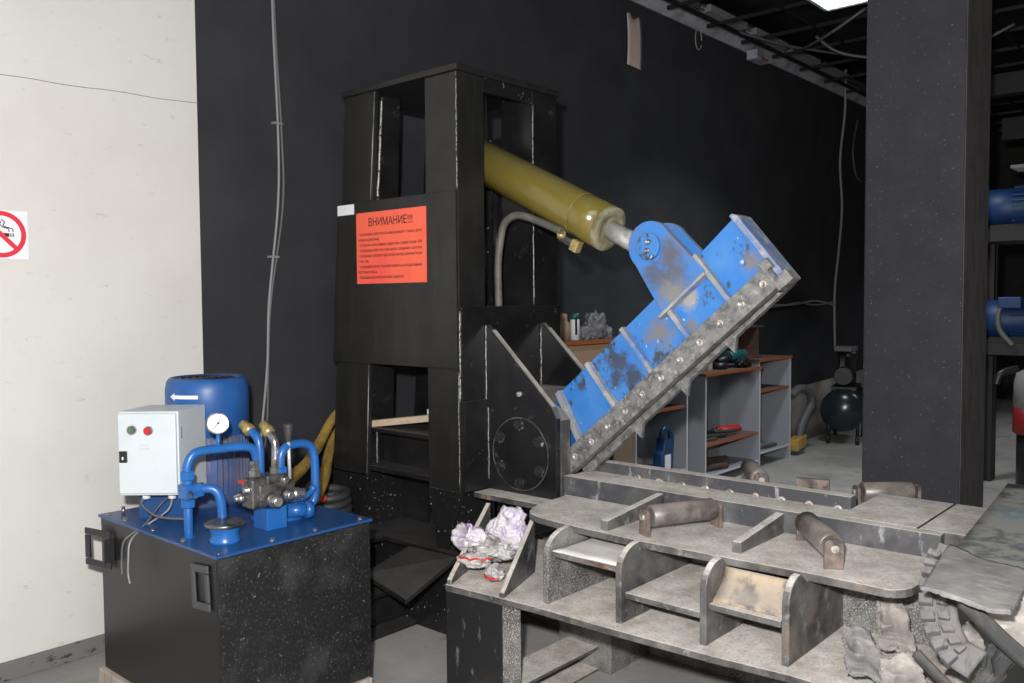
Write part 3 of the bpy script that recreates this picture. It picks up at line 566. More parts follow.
# --- blue upper jaw
AG = math.radians(40.3); CA, SA = math.cos(AG), math.sin(AG)
def A(s, t, v): return V(0.25 + s*CA - t*SA, v, 0.81 + s*SA + t*CA)
VF, VB = 0.335, 0.425
mb = MB()
mb.prism([A(0.225, -0.12, VF), A(1.480, -0.12, VF), A(1.480, 0.158, VF), A(1.25, 0.150, VF), A(0.27, 0.152, VF)], (0, VB-VF, 0))
jaw = mb.build('upper_jaw', 'blue', sh, bevel=0.004)
MB().prism([A(0.0, -0.10, VF+0.02), A(0.225, -0.12, VF+0.02), A(0.26, 0.13, VF+0.02), A(0.0, 0.16, VF+0.02), A(-0.14, 0.1, VF+0.02), A(-0.14, -0.05, VF+0.02)], (0, VB-VF-0.04, 0)).build('hub', 'unit_blue', jaw)  # darker blue than the jaw: the shade on the hub is put into its colour
for s, w_ in ((0.275, 0.028), (0.505, 0.024), (0.765, 0.022), (1.008, 0.022), (1.255, 0.022)):
    s1 = s - (0.045 if s < 0.4 else 0.0)
    MB().prism([A(s1-0.012, -0.105, VF+0.001), A(s1+w_-0.012, -0.105, VF+0.001), A(s+w_-0.012, 0.153, VF+0.001), A(s-0.012, 0.153, VF+0.001)], (0, -0.036, 0)).build('stiffener_rib', 'rib', jaw, bevel=0.003)
MB().prism([A(0.16, -0.118, VF), A(1.475, -0.118, VF), A(1.475, -0.104, VF), A(0.16, -0.104, VF)], (0, -0.045, 0)).build('blade_ledge', 'rib', jaw, bevel=0.002)
# end plate
MB().prism([A(1.478, -0.20, VF-0.035), A(1.506, -0.20, VF-0.035), A(1.506, 0.140, VF-0.035), A(1.494, 0.163, VF-0.035), A(1.478, 0.163, VF-0.035)], (0, VB-VF+0.04, 0)).build('end_plate', 'rib', jaw, bevel=0.004)
# lugs for the rod eye
def lug(v0, v1, mt_):
    c = (1.122, 0.328); r = 0.110; pts = [A(0.980, 0.062, v0), A(1.255, 0.062, v0)]
    for i in range(15):
        a = math.radians(-8 + 196*i/14); pts.append(A(c[0]+r*math.cos(a), c[1]+r*math.sin(a), v0))
    return MB().prism(pts, (0, v1-v0, 0)).build('lug_plate', mt_, jaw, bevel=0.004)
lg = lug(0.292, 0.332, 'blue_dirty'); lug(0.43, 0.465, 'blue_dirty')
MB().prism([A(0.96, 0.045, VF), A(1.25, 0.045, VF), A(1.25, 0.064, VF), A(0.96, 0.064, VF)], (0, -0.03, 0)).build('lug_weld', 'rib', lg) if False else MB().prism([A(0.96, 0.048, 0.333), A(1.25, 0.048, 0.333), A(1.25, 0.061, 0.333), A(0.96, 0.061, 0.333)], (0, -0.048, 0)).build('lug_seam', 'rib', jaw, bevel=0.002)
pin = MB().cyl(A(1.122, 0.323, 0.294), A(1.122, 0.323, 0.272), 0.058, n=36).cyl(A(1.122, 0.323, 0.28), A(1.122, 0.323, 0.47), 0.04, n=24).build('pivot_pin', 'blue', jaw, bevel=0.003)
jaw_pin_bolts = [MB().socket(A(1.122+ds, 0.323+dt, 0.272), (0, -1, 0), 0.012, 0.008).build('bolt', 'chrome', jaw) for ds, dt in ((0.016, 0.012), (-0.012, -0.014))]
# blade bar on the jaw, its bolts, and the piercing teeth
ub = MB().prism([A(0.085, -0.205, 0.278), A(1.475, -0.205, 0.278), A(1.475, -0.105, 0.278), A(0.085, -0.105, 0.278)], (0, 0.055, 0)).build('upper_blade', 'blade', sh, bevel=0.004)
for i in range(11):
    s = 0.185 + 0.1235*i; MB().socket(A(s, -0.158, 0.278), (0, -1, 0), 0.017, 0.006).build('bolt', 'bolt', ub)
mb = MB(); mb.prism([A(0.10, -0.185, 0.365), A(1.49, -0.185, 0.365), A(1.49, -0.12, 0.365), A(0.10, -0.12, 0.365)], (0, 0.06, 0))
mb.prism([A(0.10, -0.235, 0.385), A(1.48, -0.205, 0.385), A(1.48, -0.18, 0.385), A(0.10, -0.18, 0.385)], (0, 0.04, 0)); mb.build('rear_blade', 'blade', sh, bevel=0.003)
for s in (0.47, 0.79, 1.09):
    mb = MB(); tb = -0.228+0.02*(s-0.1); mb.add([A(s, tb, 0.385), A(s+0.065, tb, 0.385), A(s+0.008, tb-0.052, 0.39), A(s, tb, 0.41), A(s+0.065, tb, 0.41), A(s+0.008, tb-0.052, 0.405)], [[0, 1, 2], [5, 4, 3], [0, 3, 4, 1], [1, 4, 5, 2], [2, 5, 3, 0]])
    mb.build('piercing_tooth', 'blade', sh)
mb = MB(); mb.prism([A(1.455, -0.225, 0.266), A(1.530, -0.225, 0.266), A(1.530, -0.175, 0.266), A(1.472, -0.175, 0.266), A(1.472, -0.13, 0.266), A(1.498, -0.13, 0.266), A(1.498, -0.085, 0.266), A(1.455, -0.085, 0.266)], (0, 0.07, 0)); mb.build('blade_stop', 'blade', sh, bevel=0.003)

# --- hydraulic cylinder
c0, c1, c2 = V(-0.46, 0.385, 2.418), V(0.622, 0.385, 1.878), V(0.855, 0.385, 1.762); cd = (c1-c0).normalized(); Lc = (c1-c0).length
cy = MB().lathe([(0.09, 0), (0.108, 0.01), (0.108, Lc-0.19), (0.1075, Lc-0.188), (0.1075, Lc-0.186), (0.108, Lc-0.184), (0.108, Lc-0.03)], c0, cd, 56).build('hydraulic_cylinder', 'olive', sh)
MB().lathe([(0.1075, 0), (0.1085, 0.002), (0.1085, 0.028), (0.1065, 0.031), (0.075, 0.0315), (0.073, 0.029), (0.047, 0.029)], c0+cd*(Lc-0.03), cd, 56).build('gland', 'olive_end', cy)
MB().washer(c0+cd*(Lc-0.19), cd, 0.1088, 0.10, 0.003, 56).build('ring_mark', 'brass', cy)
MB().cyl(c1-cd*0.01, c2, 0.046, n=32).build('piston_rod', 'shiny', cy)
MB().cyl(c2-cd*0.03, c2+cd*0.02, 0.052, n=28).cyl((0.8806, 0.335, 1.7745), (0.8806, 0.428, 1.7745), 0.075, n=32).build('rod_eye', 'blue_dirty', cy)
pd = (cd.cross(V(0, 1, 0))).normalized(); pd = pd if pd.z < 0 else -pd
f0 = c0+cd*(Lc-0.10)+pd*0.10 + V(0, -0.07, 0)
MB().obox(f0+pd*0.03, cd*0.022, pd*0.028, V(0, 0.02, 0)).build('port_block', 'brass', cy, bevel=0.003)
hp = [f0+pd*0.030-cd*0.02, f0+pd*0.034-cd*0.10, V(0.40, 0.30, 1.878), V(0.266, 0.30, 1.932), V(0.17, 0.30, 1.966), V(0.095, 0.30, 1.973), V(0.03, 0.30, 1.935), V(0.004, 0.30, 1.85), V(-0.014, 0.30, 1.72), V(-0.010, 0.30, 1.52), V(-0.02, 0.30, 1.40)]
MB().tube(hp[2:], 0.019, 14).build('hydraulic_hose', 'hose_dust', sh)
hf = MB().cyl(hp[1]+(hp[2]-hp[1])*0.9, hp[1]+(hp[2]-hp[1])*0.15, 0.022, n=18).build('hose_ferrule', 'brass', sh)
MB().cyl(hp[1]+(hp[2]-hp[1])*0.2, hp[0], 0.019, n=6, smooth=False).build('hose_nut', 'chrome', hf)

# --- warning sign on the cover plate
ws = thing('warning_sign', 'orange red sheet headed in black letters on the black cover plate of the tower', 'sign', (-0.49, -0.016, 1.84))
MB().box(-0.752, -0.204, -0.0180, -0.0158, 1.645, 2.022).build('sheet', 'sign_red', ws)
mb = MB()
text(mb, 'ВНИМАНИЕ!!!', (-0.476, -0.0181, 1.948), (1, 0, 0), (0, 0, 1), 0.058, 0.0006, 'CENTER', 0.345, 0.010)
rows = ['• Запрещена работать на неисправном станке, двум', 'операторам(ами)', '• Оставлять включённым двигатель станка более 10М', '• Запрещена работать при снятых защитных кожухах',
        '• Запрещена работать при зазоре между ножами более', '1 мм, без', '• Запрещена резать тросовые канаты и не надрезанные', 'бортовые кольца', '• Запрещена резка металлических предметов']
widths = [0.50, 0.17, 0.50, 0.50, 0.50, 0.08, 0.50, 0.15, 0.36]
for i, (t_, w_) in enumerate(zip(rows, widths)):
    text(mb, t_, (-0.736, -0.0181, 1.900-0.0285*i), (1, 0, 0), (0, 0, 1), 0.022, 0.0006, 'LEFT', w_, 0.006)
mb.build('lettering', 'ink', ws)

# ------------------------------------------------------------------ hydraulic power unit
pu = thing('hydraulic_power_unit', 'black oil tank with blue lid, motor, pipes and white control box', 'machine', (-0.40, -1.0, -0.06))
T0, T1, S0, S1, TT = -0.885, 0.088, -1.352, -0.637, 0.62
tank = MB().box(T0, T1, S0, S1, -0.06, TT-0.008).build('tank', 'tank', pu, bevel=0.004)
MB().box(T1+0.0005, T1+0.003, S0+0.004, S1-0.004, -0.055, TT-0.012).build('scuffed_side', 'tank_scuffed', tank)
lid = MB().box(T0-0.008, T1+0.008, S0-0.008, S1+0.008, TT-0.008, TT+0.004).build('lid', 'lid_blue', pu, bevel=0.002)
for u, v in [(T0+0.03, y) for y in (-1.33, -1.1, -0.9, -0.67)] + [(T1-0.025, y) for y in (-1.33, -1.1, -0.9, -0.67)] + [(x, S0+0.025) for x in (-0.7, -0.45, -0.2)] + [(x, S1-0.025) for x in (-0.6, -0.3)]:
    MB().hexbolt((u, v, TT+0.003), (0, 0, 1), 0.009, 0.010).build('bolt', 'chrome', lid)
MB().cyl((-0.80, -1.29, TT), (-0.80, -1.29, TT+0.04), 0.008).build('stud', 'chrome', lid)
def handle(c, ex, ez, mt_):
    c = V(c); ex = V(ex); ez = V(ez); n = ex.cross(ez).normalized()*0.010
    mb = MB()
    for a, b in (((-1, -1), (-.62, 1)), ((.62, -.62), (1, .62)), ((-.62, .66), (1, 1)), ((-.62, -1), (1, -.66))):
        mb.prism([c+ex*a[0]+ez*a[1], c+ex*b[0]+ez*a[1], c+ex*b[0]+ez*b[1], c+ex*a[0]+ez*b[1]], n)
    mb.build('handle', mt_, pu, bevel=0.003)
handle((-0.018, S0-0.003, 0.487), (0.062, 0, 0.006), (-0.006, 0, 0.085), 'handle_grey')
handle((-0.845, S0-0.035, 0.487), (-0.085, -0.018, 0), (0, 0, 0.082), 'dark_plastic')
MB().box(-0.775, -0.755, S0-0.045, S0, 0.44, 0.535).build('handle_plate', 'dark_plastic', pu, bevel=0.002)
# motor, standing on end
mo = V(-0.752, -0.905, 0)
motor = MB().lathe([(0.150, TT+0.004), (0.150, TT+0.03), (0.168, TT+0.06), (0.168, 0.95), (0.16, 0.96)], mo, (0, 0, 1), 48).build('motor', 'fin_blue', pu)
mb = MB()
for k in range(44):
    a = 2*PI*k/44; d = V(math.cos(a), math.sin(a), 0); t = V(-d.y, d.x, 0)
    mb.obox(mo+d*0.172+V(0, 0, 0.815), d*0.010, t*0.0032, V(0, 0, 0.135))
mb.build('cooling_fins', 'fin_blue', motor)
cowl = MB().lathe([(0.178, 0.945), (0.185, 0.95), (0.185, 1.150), (0.178, 1.190), (0.166, 1.205), (0.158, 1.208), (0.150, 1.198), (0.02, 1.198)], mo, (0, 0, 1), 56).build('fan_cowl', 'motor_blue', motor)
mb = MB()
for r in (0.03, 0.06, 0.09, 0.12): mb.ring(mo+V(0, 0, 1.202), (0, 0, 1), r, 0.004, 32, 6)
mb.build('fan_grille', 'dark_plastic', motor)
MB().box(mo.x-0.06, mo.x+0.06, mo.y-0.235, mo.y-0.165, 0.80, 0.93).build('terminal_box', 'motor_blue', motor, bevel=0.006)
# white arrow wrapped round the cowl, pointing left in the direction of rotation
av = math.atan2(CAM.y-mo.y, CAM.x-mo.x)
def arc(a, w): return mo + V(0.1865*math.cos(a), 0.1865*math.sin(a), w)
mb = MB(); n = 10; vs = []; fs = []
a0, a1, wc = av-1.0, av-0.22, 1.13
for i in range(n+1):
    a = a0+0.14+(a1-a0-0.14)*i/n; vs += [arc(a, wc-0.008), arc(a, wc+0.008)]
fs = [[2*i, 2*i+2, 2*i+3, 2*i+1] for i in range(n)]
k = len(vs); vs += [arc(a0, wc), arc(a0+0.16, wc-0.018), arc(a0+0.16, wc+0.018)]; fs.append([k, k+1, k+2])
mb.add(vs, fs); mb.build('arrow_mark', 'sign_white', motor)
# control box
bx0 = V(-0.433, -1.216, 0.75); ex = V(-0.186, -0.165, 0); ey = V(-0.134, 0.196, 0); H = 0.352
cb = MB().prism([bx0, bx0+ex, bx0+ex+ey, bx0+ey], (0, 0, H)).build('control_box', 'box', pu, bevel=0.004)
fn = V(ey.x, ey.y, 0).normalized()*-1; ux = -V(ex.x, ex.y, 0).normalized()
door = MB().prism([bx0+ex*0.02+fn*0.001+V(0, 0, 0.01), bx0+ex*0.98+fn*0.001+V(0, 0, 0.01), bx0+ex*0.98+fn*0.001+V(0, 0, H-0.008), bx0+ex*0.02+fn*0.001+V(0, 0, H-0.008)], fn*0.014).build('door', 'box', cb, bevel=0.004)
FP = lambda x, z: bx0+ex+ux*x+fn*0.015+V(0, 0, z)      # x from the left edge of the door, z from its foot
for x, mt_ in ((0.066, 'green'), (0.134, 'red')):
    z = H-0.075 if mt_ == 'green' else H-0.078
    bt = MB().cyl(FP(x, z), FP(x, z)+fn*0.012, 0.0185, n=24).build('push_button_ring', 'chrome', cb)
    MB().cyl(FP(x, z)+fn*0.01, FP(x, z)+fn*0.02, 0.0135, n=24).build('push_button', mt_, bt, label='green push button' if mt_ == 'green' else 'red push button')
sw = MB().obox(FP(0.026, 0.165), ux*0.016, fn*0.006, V(0, 0, 0.024)).build('rocker_switch', 'dark_plastic', cb, bevel=0.002)
MB().obox(FP(0.026, 0.160)+fn*0.006, ux*0.003, fn*0.0015, V(0, 0, 0.006)).build('switch_mark', 'paper', sw)
mb = MB(); text(mb, 'НАСОС', FP(0.112, 0.208), ux, (0, 0, 1), 0.013, 0.0008, 'CENTER', 0.036); text(mb, 'СТАНЦИИ', FP(0.112, 0.193), ux, (0, 0, 1), 0.013, 0.0008, 'CENTER', 0.046); mb.build('door_print', 'faded_ink', cb)
MB().obox(bx0+ey*0.10+V(0, 0, 0.26)+ux*0.001, ey*0.012, ux*0.001, V(0, 0, 0.025)).build('side_slot', 'grey_plastic', cb)
mb = MB(); mb.prism([bx0+ex*0.1+ey*0.55-V(0, 0, 0.0), bx0+ex*0.98+ey*0.55, bx0+ex*0.98+ey*0.7, bx0+ex*0.1+ey*0.7], (0, 0, -(0.75-TT)+0.002)); mb.build('stand', 'lid_blue', cb)
for q in (0.28, 0.72):
    p = bx0+ex*(1-q)+ey*0.3; MB().cyl(p, p-V(0, 0, 0.028), 0.017, n=10).build('cable_gland', 'sign_white', cb)
p = bx0+ex*0.28+ey*0.3
MB().tube([p-V(0, 0, 0.02), p+V(0.02, -0.03, -0.07), p+V(-0.03, -0.10, -0.13), p+V(0.04, -0.20, -0.16), p+V(0.045, -0.215, -0.24), p+V(0.03, -0.21, -0.30), p+V(0.055, -0.215, -0.33)], 0.004, 8).build('loose_wire', 'wire', cb)
p = bx0+ex*0.33+ey*0.3
MB().tube([p-V(0, 0, 0.02), p+V(-0.03, -0.03, -0.06), p+V(0.0, -0.11, -0.12), p+V(-0.01, -0.19, -0.17), p+V(-0.02, -0.20, -0.25), p+V(-0.01, -0.205, -0.31)], 0.004, 8).build('loose_wire', 'wire_dark', cb)
p = bx0+ex*0.72+ey*0.3
MB().tube([p-V(0, 0, 0.02), p+V(0.0, -0.02, -0.05), p+V(0.1, 0.0, -0.09), p+V(0.2, 0.08, -0.10)], 0.006, 8).build('loose_wire', 'wire_dark', cb)
# filler neck
fi = MB().lathe([(0.062, 0), (0.058, 0.01), (0.052, 0.03), (0.060, 0.055), (0.062, 0.06)], (-0.07, -1.225, TT+0.004), (0, 0, 1), 36).build('filler_neck', 'unit_blue', pu)
MB().lathe([(0.062, 0), (0.075, 0.006), (0.077, 0.016), (0.070, 0.020), (0.045, 0.017)], (-0.07, -1.225, TT+0.062), (0, 0, 1), 40).build('filler_cap', 'cast', fi)
# pipework
PB = V(-0.232, -1.288, TT)     # foot of the tee riser
tee = MB().cyl(PB, PB+V(0, 0, 0.135), 0.0175, n=20).cyl(PB+V(0, 0, 0.0), PB+V(0, 0, 0.006), 0.028, n=20)
tee.lathe([(0.026, 0), (0.030, 0.004), (0.030, 0.030), (0.026, 0.034)], PB+V(0, 0, 0.122), (0, 0, 1), 6, False).lathe([(0.026, 0), (0.030, 0.004), (0.030, 0.032), (0.026, 0.036)], PB+V(0, 0, 0.232), (0, 0, 1), 6, False)
tee.obox(PB+V(0, 0, 0.187), (0.030, 0, 0), (0, 0.026, 0), (0, 0, 0.028)).cyl(PB+V(0, 0, 0.21), PB+V(0, 0, 0.24), 0.021)
tee.build('tee_block', 'unit_blue', pu, bevel=0.003)
MB().cyl(PB+V(0.03, -0.005, 0.185), PB+V(0.055, -0.015, 0.180), 0.010, n=6, smooth=False).cyl(PB+V(0.05, -0.01, 0.183), PB+V(0.07, -0.02, 0.178), 0.006).build('drain_plug', 'cast', pu)
vp = V(-0.175, -0.985, 0)      # inlet of the valve block
MB().tube([PB+V(0, 0, 0.26), PB+V(0, 0.0, 0.285), PB+V(0.003, 0.018, 0.325), PB+V(0.008, 0.055, 0.340), PB+V(0.02, 0.14, 0.341), PB+V(0.035, 0.215, 0.340), PB+V(0.040, 0.262, 0.328), PB+V(0.040, 0.283, 0.290), PB+V(0.040, 0.285, 0.24)], 0.0185, 16).build('pressure_pipe', 'unit_blue', pu)
PV = PB+V(0.040, 0.285, 0)
MB().lathe([(0.026, 0), (0.029, 0.003), (0.029, 0.028), (0.026, 0.032)], PV+V(0, 0, 0.225), (0, 0, 1), 6, False).build('pipe_nut', 'chrome', pu)
MB().tube([PB+V(0.02, 0.02, 0.187), PB+V(0.05, 0.045, 0.198), PB+V(0.075, 0.075, 0.190), PB+V(0.088, 0.09, 0.150), PB+V(0.090, 0.095, 0.08), PB+V(0.090, 0.095, -0.0)], 0.0185, 16).build('return_pipe', 'unit_blue', pu)
a_ = V(0.55, 0.62, 0.15).normalized()
MB().lathe([(0.025, 0), (0.029, 0.003), (0.029, 0.026), (0.025, 0.03)], PB+V(0.022, 0.024, 0.190), a_, 6, False).build('pipe_nut', 'unit_blue', pu)
# gauge
gp = PB+V(0.02, 0.125, 0.36); gz = gp+V(0, 0, 0.085); gd = (CAM - gz - V(0, 0, OZ)); gd = (gd.normalized()+V(0.45, 0.0, 0.1)).normalized()
ga = MB().lathe([(0.040, -0.022), (0.044, -0.018), (0.044, 0.006), (0.041, 0.009), (0.038, 0.008), (0.037, 0.003)], gz, gd, 36).build('pressure_gauge', 'chrome', pu)
MB().cyl(gz+gd*0.002, gz+gd*0.005, 0.038, n=36).build('dial', 'glass', ga)
gx = gd.cross(V(0, 0, 1)).normalized()*-1; gy = gx.cross(gd).normalized()*-1; gy = gy if gy.z > 0 else -gy
mb = MB()
for i in range(13):
    a = math.radians(-40+260*i/12); d = gx*math.cos(a)+gy*math.sin(a); t = gx*-math.sin(a)+gy*math.cos(a)
    mb.obox(gz+gd*0.0055+d*0.030, d*0.004, t*0.0009, gd*0.0004)
mb.build('dial_marks', 'ink', ga)
d = gx*-0.65+gy*-0.75; MB().obox(gz+gd*0.0062+d*0.008, d*0.022, d.cross(gd)*0.0014, gd*0.0005).cyl(gz+gd*0.0055, gz+gd*0.008, 0.005, n=12).build('needle', 'ink', ga)
MB().cyl(gp-V(0, 0, 0.02), gp+V(0, 0, 0.042), 0.008, n=14).build('gauge_stem', 'unit_blue', ga)
# valve block on its blue bracket
VC = V(-0.115, -0.995, TT)
MB().prism([VC+V(-0.05, -0.045, 0.004), VC+V(0.05, -0.045, 0.004), VC+V(0.05, 0.05, 0.004), VC+V(-0.05, 0.05, 0.004)], (0, 0, 0.09)).build('valve_bracket', 'unit_blue', pu, bevel=0.003)
mb = MB(); mb.obox(VC+V(-0.005, 0.01, 0.15), (0.05, 0, 0), (0, 0.085, 0), (0, 0, 0.045)).obox(VC+V(-0.01, 0.02, 0.20), (0.04, 0, 0), (0, 0.05, 0), (0, 0, 0.025)).obox(VC+V(0.0, -0.07, 0.16), (0.04, 0, 0), (0, 0.035, 0), (0, 0, 0.06))
vb = mb.build('valve_block', 'cast', pu, bevel=0.008)
for p, ax_, r, h in ((VC+V(0.045, -0.02, 0.13), V(1, -0.15, 0), 0.028, 0.07), (VC+V(0.045, 0.05, 0.14), V(1, 0, 0), 0.022, 0.04), (VC+V(0.02, 0.09, 0.13), V(0.5, 1, 0), 0.026, 0.06), (VC+V(0.045, 0.035, 0.205), V(1, 0, 0), 0.018, 0.03), (VC+V(-0.03, -0.10, 0.14), V(-0.2, -1, 0), 0.020, 0.04), (VC+V(0.02, -0.10, 0.18), V(0, -1, 0), 0.016, 0.03)):
    MB().lathe([(r, 0), (r, h*.6), (r*.8, h*.62), (r*.8, h*.9), (r*.6, h)], p, ax_, 20).build('valve_cap', 'chrome', vb)
MB().obox(VC+V(-0.035, -0.107, 0.205), (0.018, 0, 0), (0, 0.002, 0), (0, 0, 0.007)).build('maker_plate', 'red', vb)
mb = MB()
for du, dv in ((-0.02, -0.055), (-0.005, 0.035)):
    mb.lathe([(0.020, 0), (0.020, 0.02), (0.026, 0.022), (0.026, 0.048), (0.020, 0.05), (0.018, 0.085)], VC+V(du, dv, 0.20), (0, 0, 1), 6, False)
mb.build('port_fitting', 'chrome', vb)
# second pipe that arches over to the pump side
Q = VC+V(0.0, 0.055, 0)
MB().tube([Q+V(0, 0, 0.20), Q+V(0, 0, 0.275), Q+V(0.0, 0.012, 0.312), Q+V(0.0, 0.045, 0.330), Q+V(0.0, 0.10, 0.332), Q+V(0.0, 0.148, 0.315), Q+V(0.0, 0.168, 0.27), Q+V(0.0, 0.172, 0.18), Q+V(0.0, 0.168, 0.09), Q+V(-0.01, 0.14, 0.06), Q+V(-0.03, 0.10, 0.06)], 0.0185, 16).build('suction_pipe', 'unit_blue', pu)
MB().lathe([(0.024, 0), (0.028, 0.003), (0.028, 0.03), (0.024, 0.034)], Q+V(0, 0, 0.215), (0, 0, 1), 6, False).build('pipe_nut', 'unit_blue', pu)
mb = MB(); mb.tube([VC+V(-0.02, 0.08, 0.10), VC+V(0.02, 0.15, 0.105), VC+V(0.02, 0.20, 0.13)], 0.012, 10).ball(VC+V(0.02, 0.20, 0.135), 0.016).cyl(VC+V(-0.03, 0.1, 0.05), VC+V(0.0, 0.19, 0.04), 0.03).cyl(VC+V(-0.0, 0.17, 0.045), VC+V(0.01, 0.20, 0.043), 0.037, n=18); mb.build('pump_elbow', 'unit_blue', pu)
MB().lathe([(0.12, 0), (0.12, 0.012), (0.105, 0.013), (0.105, 0.03)], VC+V(-0.13, 0.13, 0.004), (0, 0, 1), 40).build('pump_flange', 'unit_blue', pu)
# lever
LV = VC+V(0.012, 0.092, 0.135)
lv = MB().cyl(LV, LV+V(0.0, 0.0, 0.045), 0.013, n=14).cyl(LV+V(0, 0, 0.04), LV+V(-0.002, -0.002, 0.225), 0.0075, n=12).build('lever', 'shiny', pu)
MB().lathe([(0.011, 0), (0.014, 0.01), (0.021, 0.06), (0.021, 0.072), (0.014, 0.076)], LV+V(-0.002, -0.002, 0.215), (0, 0, 1), 20).build('lever_knob', 'rubber', lv)
# two hose elbows rising behind the block
for p, e, mt_ in ((VC+V(-0.065, 0.0, 0.20), V(-0.10, -0.02, 0.0), 'unit_blue'), (VC+V(-0.02, 0.045, 0.28), V(-0.06, -0.01, 0.0), 'chrome')):
    h0 = 0.17 if mt_ == 'unit_blue' else 0.08
    el = MB().tube([p, p+V(0, 0, h0*.7), p+e*0.15+V(0, 0, h0), p+e*0.6+V(0, 0, h0+0.03)], 0.018, 14).build('hose_elbow', mt_, pu)
    MB().lathe([(0.018, 0), (0.026, 0.005), (0.026, 0.03), (0.022, 0.034), (0.022, 0.06)], p+e*0.45+V(0, 0, h0+0.02), V(e.x, e.y, 0.06), 14).build('hose_ferrule', 'brass', el)
# yellow spiral-wrapped hoses to the tower
for pts in ([VC+V(-0.03, 0.10, 0.11), (-0.404, -0.70, 0.735), (-0.643, -0.45, 0.735), (-0.84, -0.26, 0.748), (-1.005, -0.09, 0.775), (-1.14, 0.10, 0.874), (-1.185, 0.26, 0.95)],
            [VC+V(-0.05, 0.16, 0.05), (-0.37, -0.60, 0.632), (-0.52, -0.45, 0.635), (-0.70, -0.29, 0.660), (-0.88, -0.14, 0.680), (-1.055, 0.01, 0.715), (-1.16, 0.14, 0.78), (-1.19, 0.26, 0.85)]):
    h = MB().tube(pts, 0.027, 14).build('spiral_hose', 'yellow', pu)
    P = spline(pts, 20); sp = []; x, y, z = frame(P[1]-P[0])
    for i, p_ in enumerate(P[:-1]):
        t = (P[i+1]-p_).normalized(); x = (x-t*x.dot(t)).normalized(); y = t.cross(x); a = i*1.6
        sp.append(p_ + (x*math.cos(a)+y*math.sin(a))*0.0265)
    MB().tube(sp, 0.0035, 6, True, 4).build('spiral_guard', 'yellow_dark', h)

# old boards under the tank
for v0, v1, lab_ in ((-1.375, -1.24, 'grey wooden board under the front edge of the black oil tank'), (-0.78, -0.645, 'grey wooden board under the rear edge of the black oil tank')):
    tag(MB().box(T0-0.02, T1+0.015, v0, v1, FL, -0.0605).build('wooden_board', 'pallet', None, ((T0+T1)/2, (v0+v1)/2, FL), 0.006), lab_, 'board', 'boards under the oil tank')
hc = thing('hose_coil', 'coil of black corrugated hose between oil tank and tower foot', 'hose', (-0.78, -0.22, 0.31))
mb = MB()
for k in range(6): mb.ring((-0.78, -0.22, 0.335+0.040*k), (0.05, -0.05, 1), 0.125-0.004*k, 0.021)
mb.build('coil', 'rubber', hc)
MB().tube([(-0.72, -0.33, 0.50), (-0.68, -0.355, 0.525), (-0.645, -0.36, 0.545)], 0.014, 10).build('hose_end', 'rubber', hc)
MB().cyl((-0.655, -0.358, 0.54), (-0.615, -0.366, 0.562), 0.019).build('end_cap', 'red', hc)

# timber stored in the tower
tag(MB().obox((-0.50, 0.125, 0.915), V(0.245, 0.085, 0.034), V(-0.01, 0.022, 0), V(0, 0, 0.018)).build('wood_batten', 'wood', None, (-0.5, 0.13, 0.87), 0.003), 'pale wooden batten lying on the cross beam inside the tower', 'batten')
gb = tag(MB().obox((-0.38, 0.27, 0.955), V(0.10, 0.02, 0.004), V(-0.01, 0.03, 0), V(0, 0, 0.014)).build('brush', 'paper', None, (-0.38, 0.27, 0.87), 0.003), 'small white brush with green bristles behind the wooden batten', 'brush')
mb = MB()
for i in range(16):
    p = V(-0.47+0.012*i, 0.255+0.002*i, 0.942); mb.cyl(p, p+V(random.uniform(-.004, .004), 0, -0.072), 0.004, n=5)
mb.build('bristles', 'green', gb)

# ------------------------------------------------------------------ things lying on the bed
def lump(name, c, sc, mt_, seed, amp=0.35, label=None, cat=None, group=None, nf=2.2, parent=None, cut=None):
    bm = bmesh.new(); bmesh.ops.create_icosphere(bm, subdivisions=4, radius=1.0)
    c = V(c)
    for v in bm.verts:
        n = v.co.normalized()
        r = 1 + amp*noise.noise(n*nf + V(seed, seed*1.7, 0)) + amp*0.6*abs(noise.noise(n*nf*2.6+V(0, seed, 3))) - amp*0.4*abs(noise.noise(n*nf*5+V(seed, 0, 3)))
        q = n*r
        v.co = V(q.x*sc[0], q.y*sc[1], max(q.z, -0.75)*sc[2])
    mb = MB(); bm.verts.ensure_lookup_table()
    mb.add([c+v.co for v in bm.verts], [[v.index for v in f.verts] for f in bm.faces], True); bm.free()
    o = mb.build(name, mt_, parent, None if parent else (c.x, c.y, c.z-0.75*sc[2]))
    return tag(o, label, cat, group) if label else o
bg = thing('plastic_bag', 'crumpled lilac and white plastic bag lying between two sloping gussets of the bed', 'bag', (0.42, -0.25, ZB))
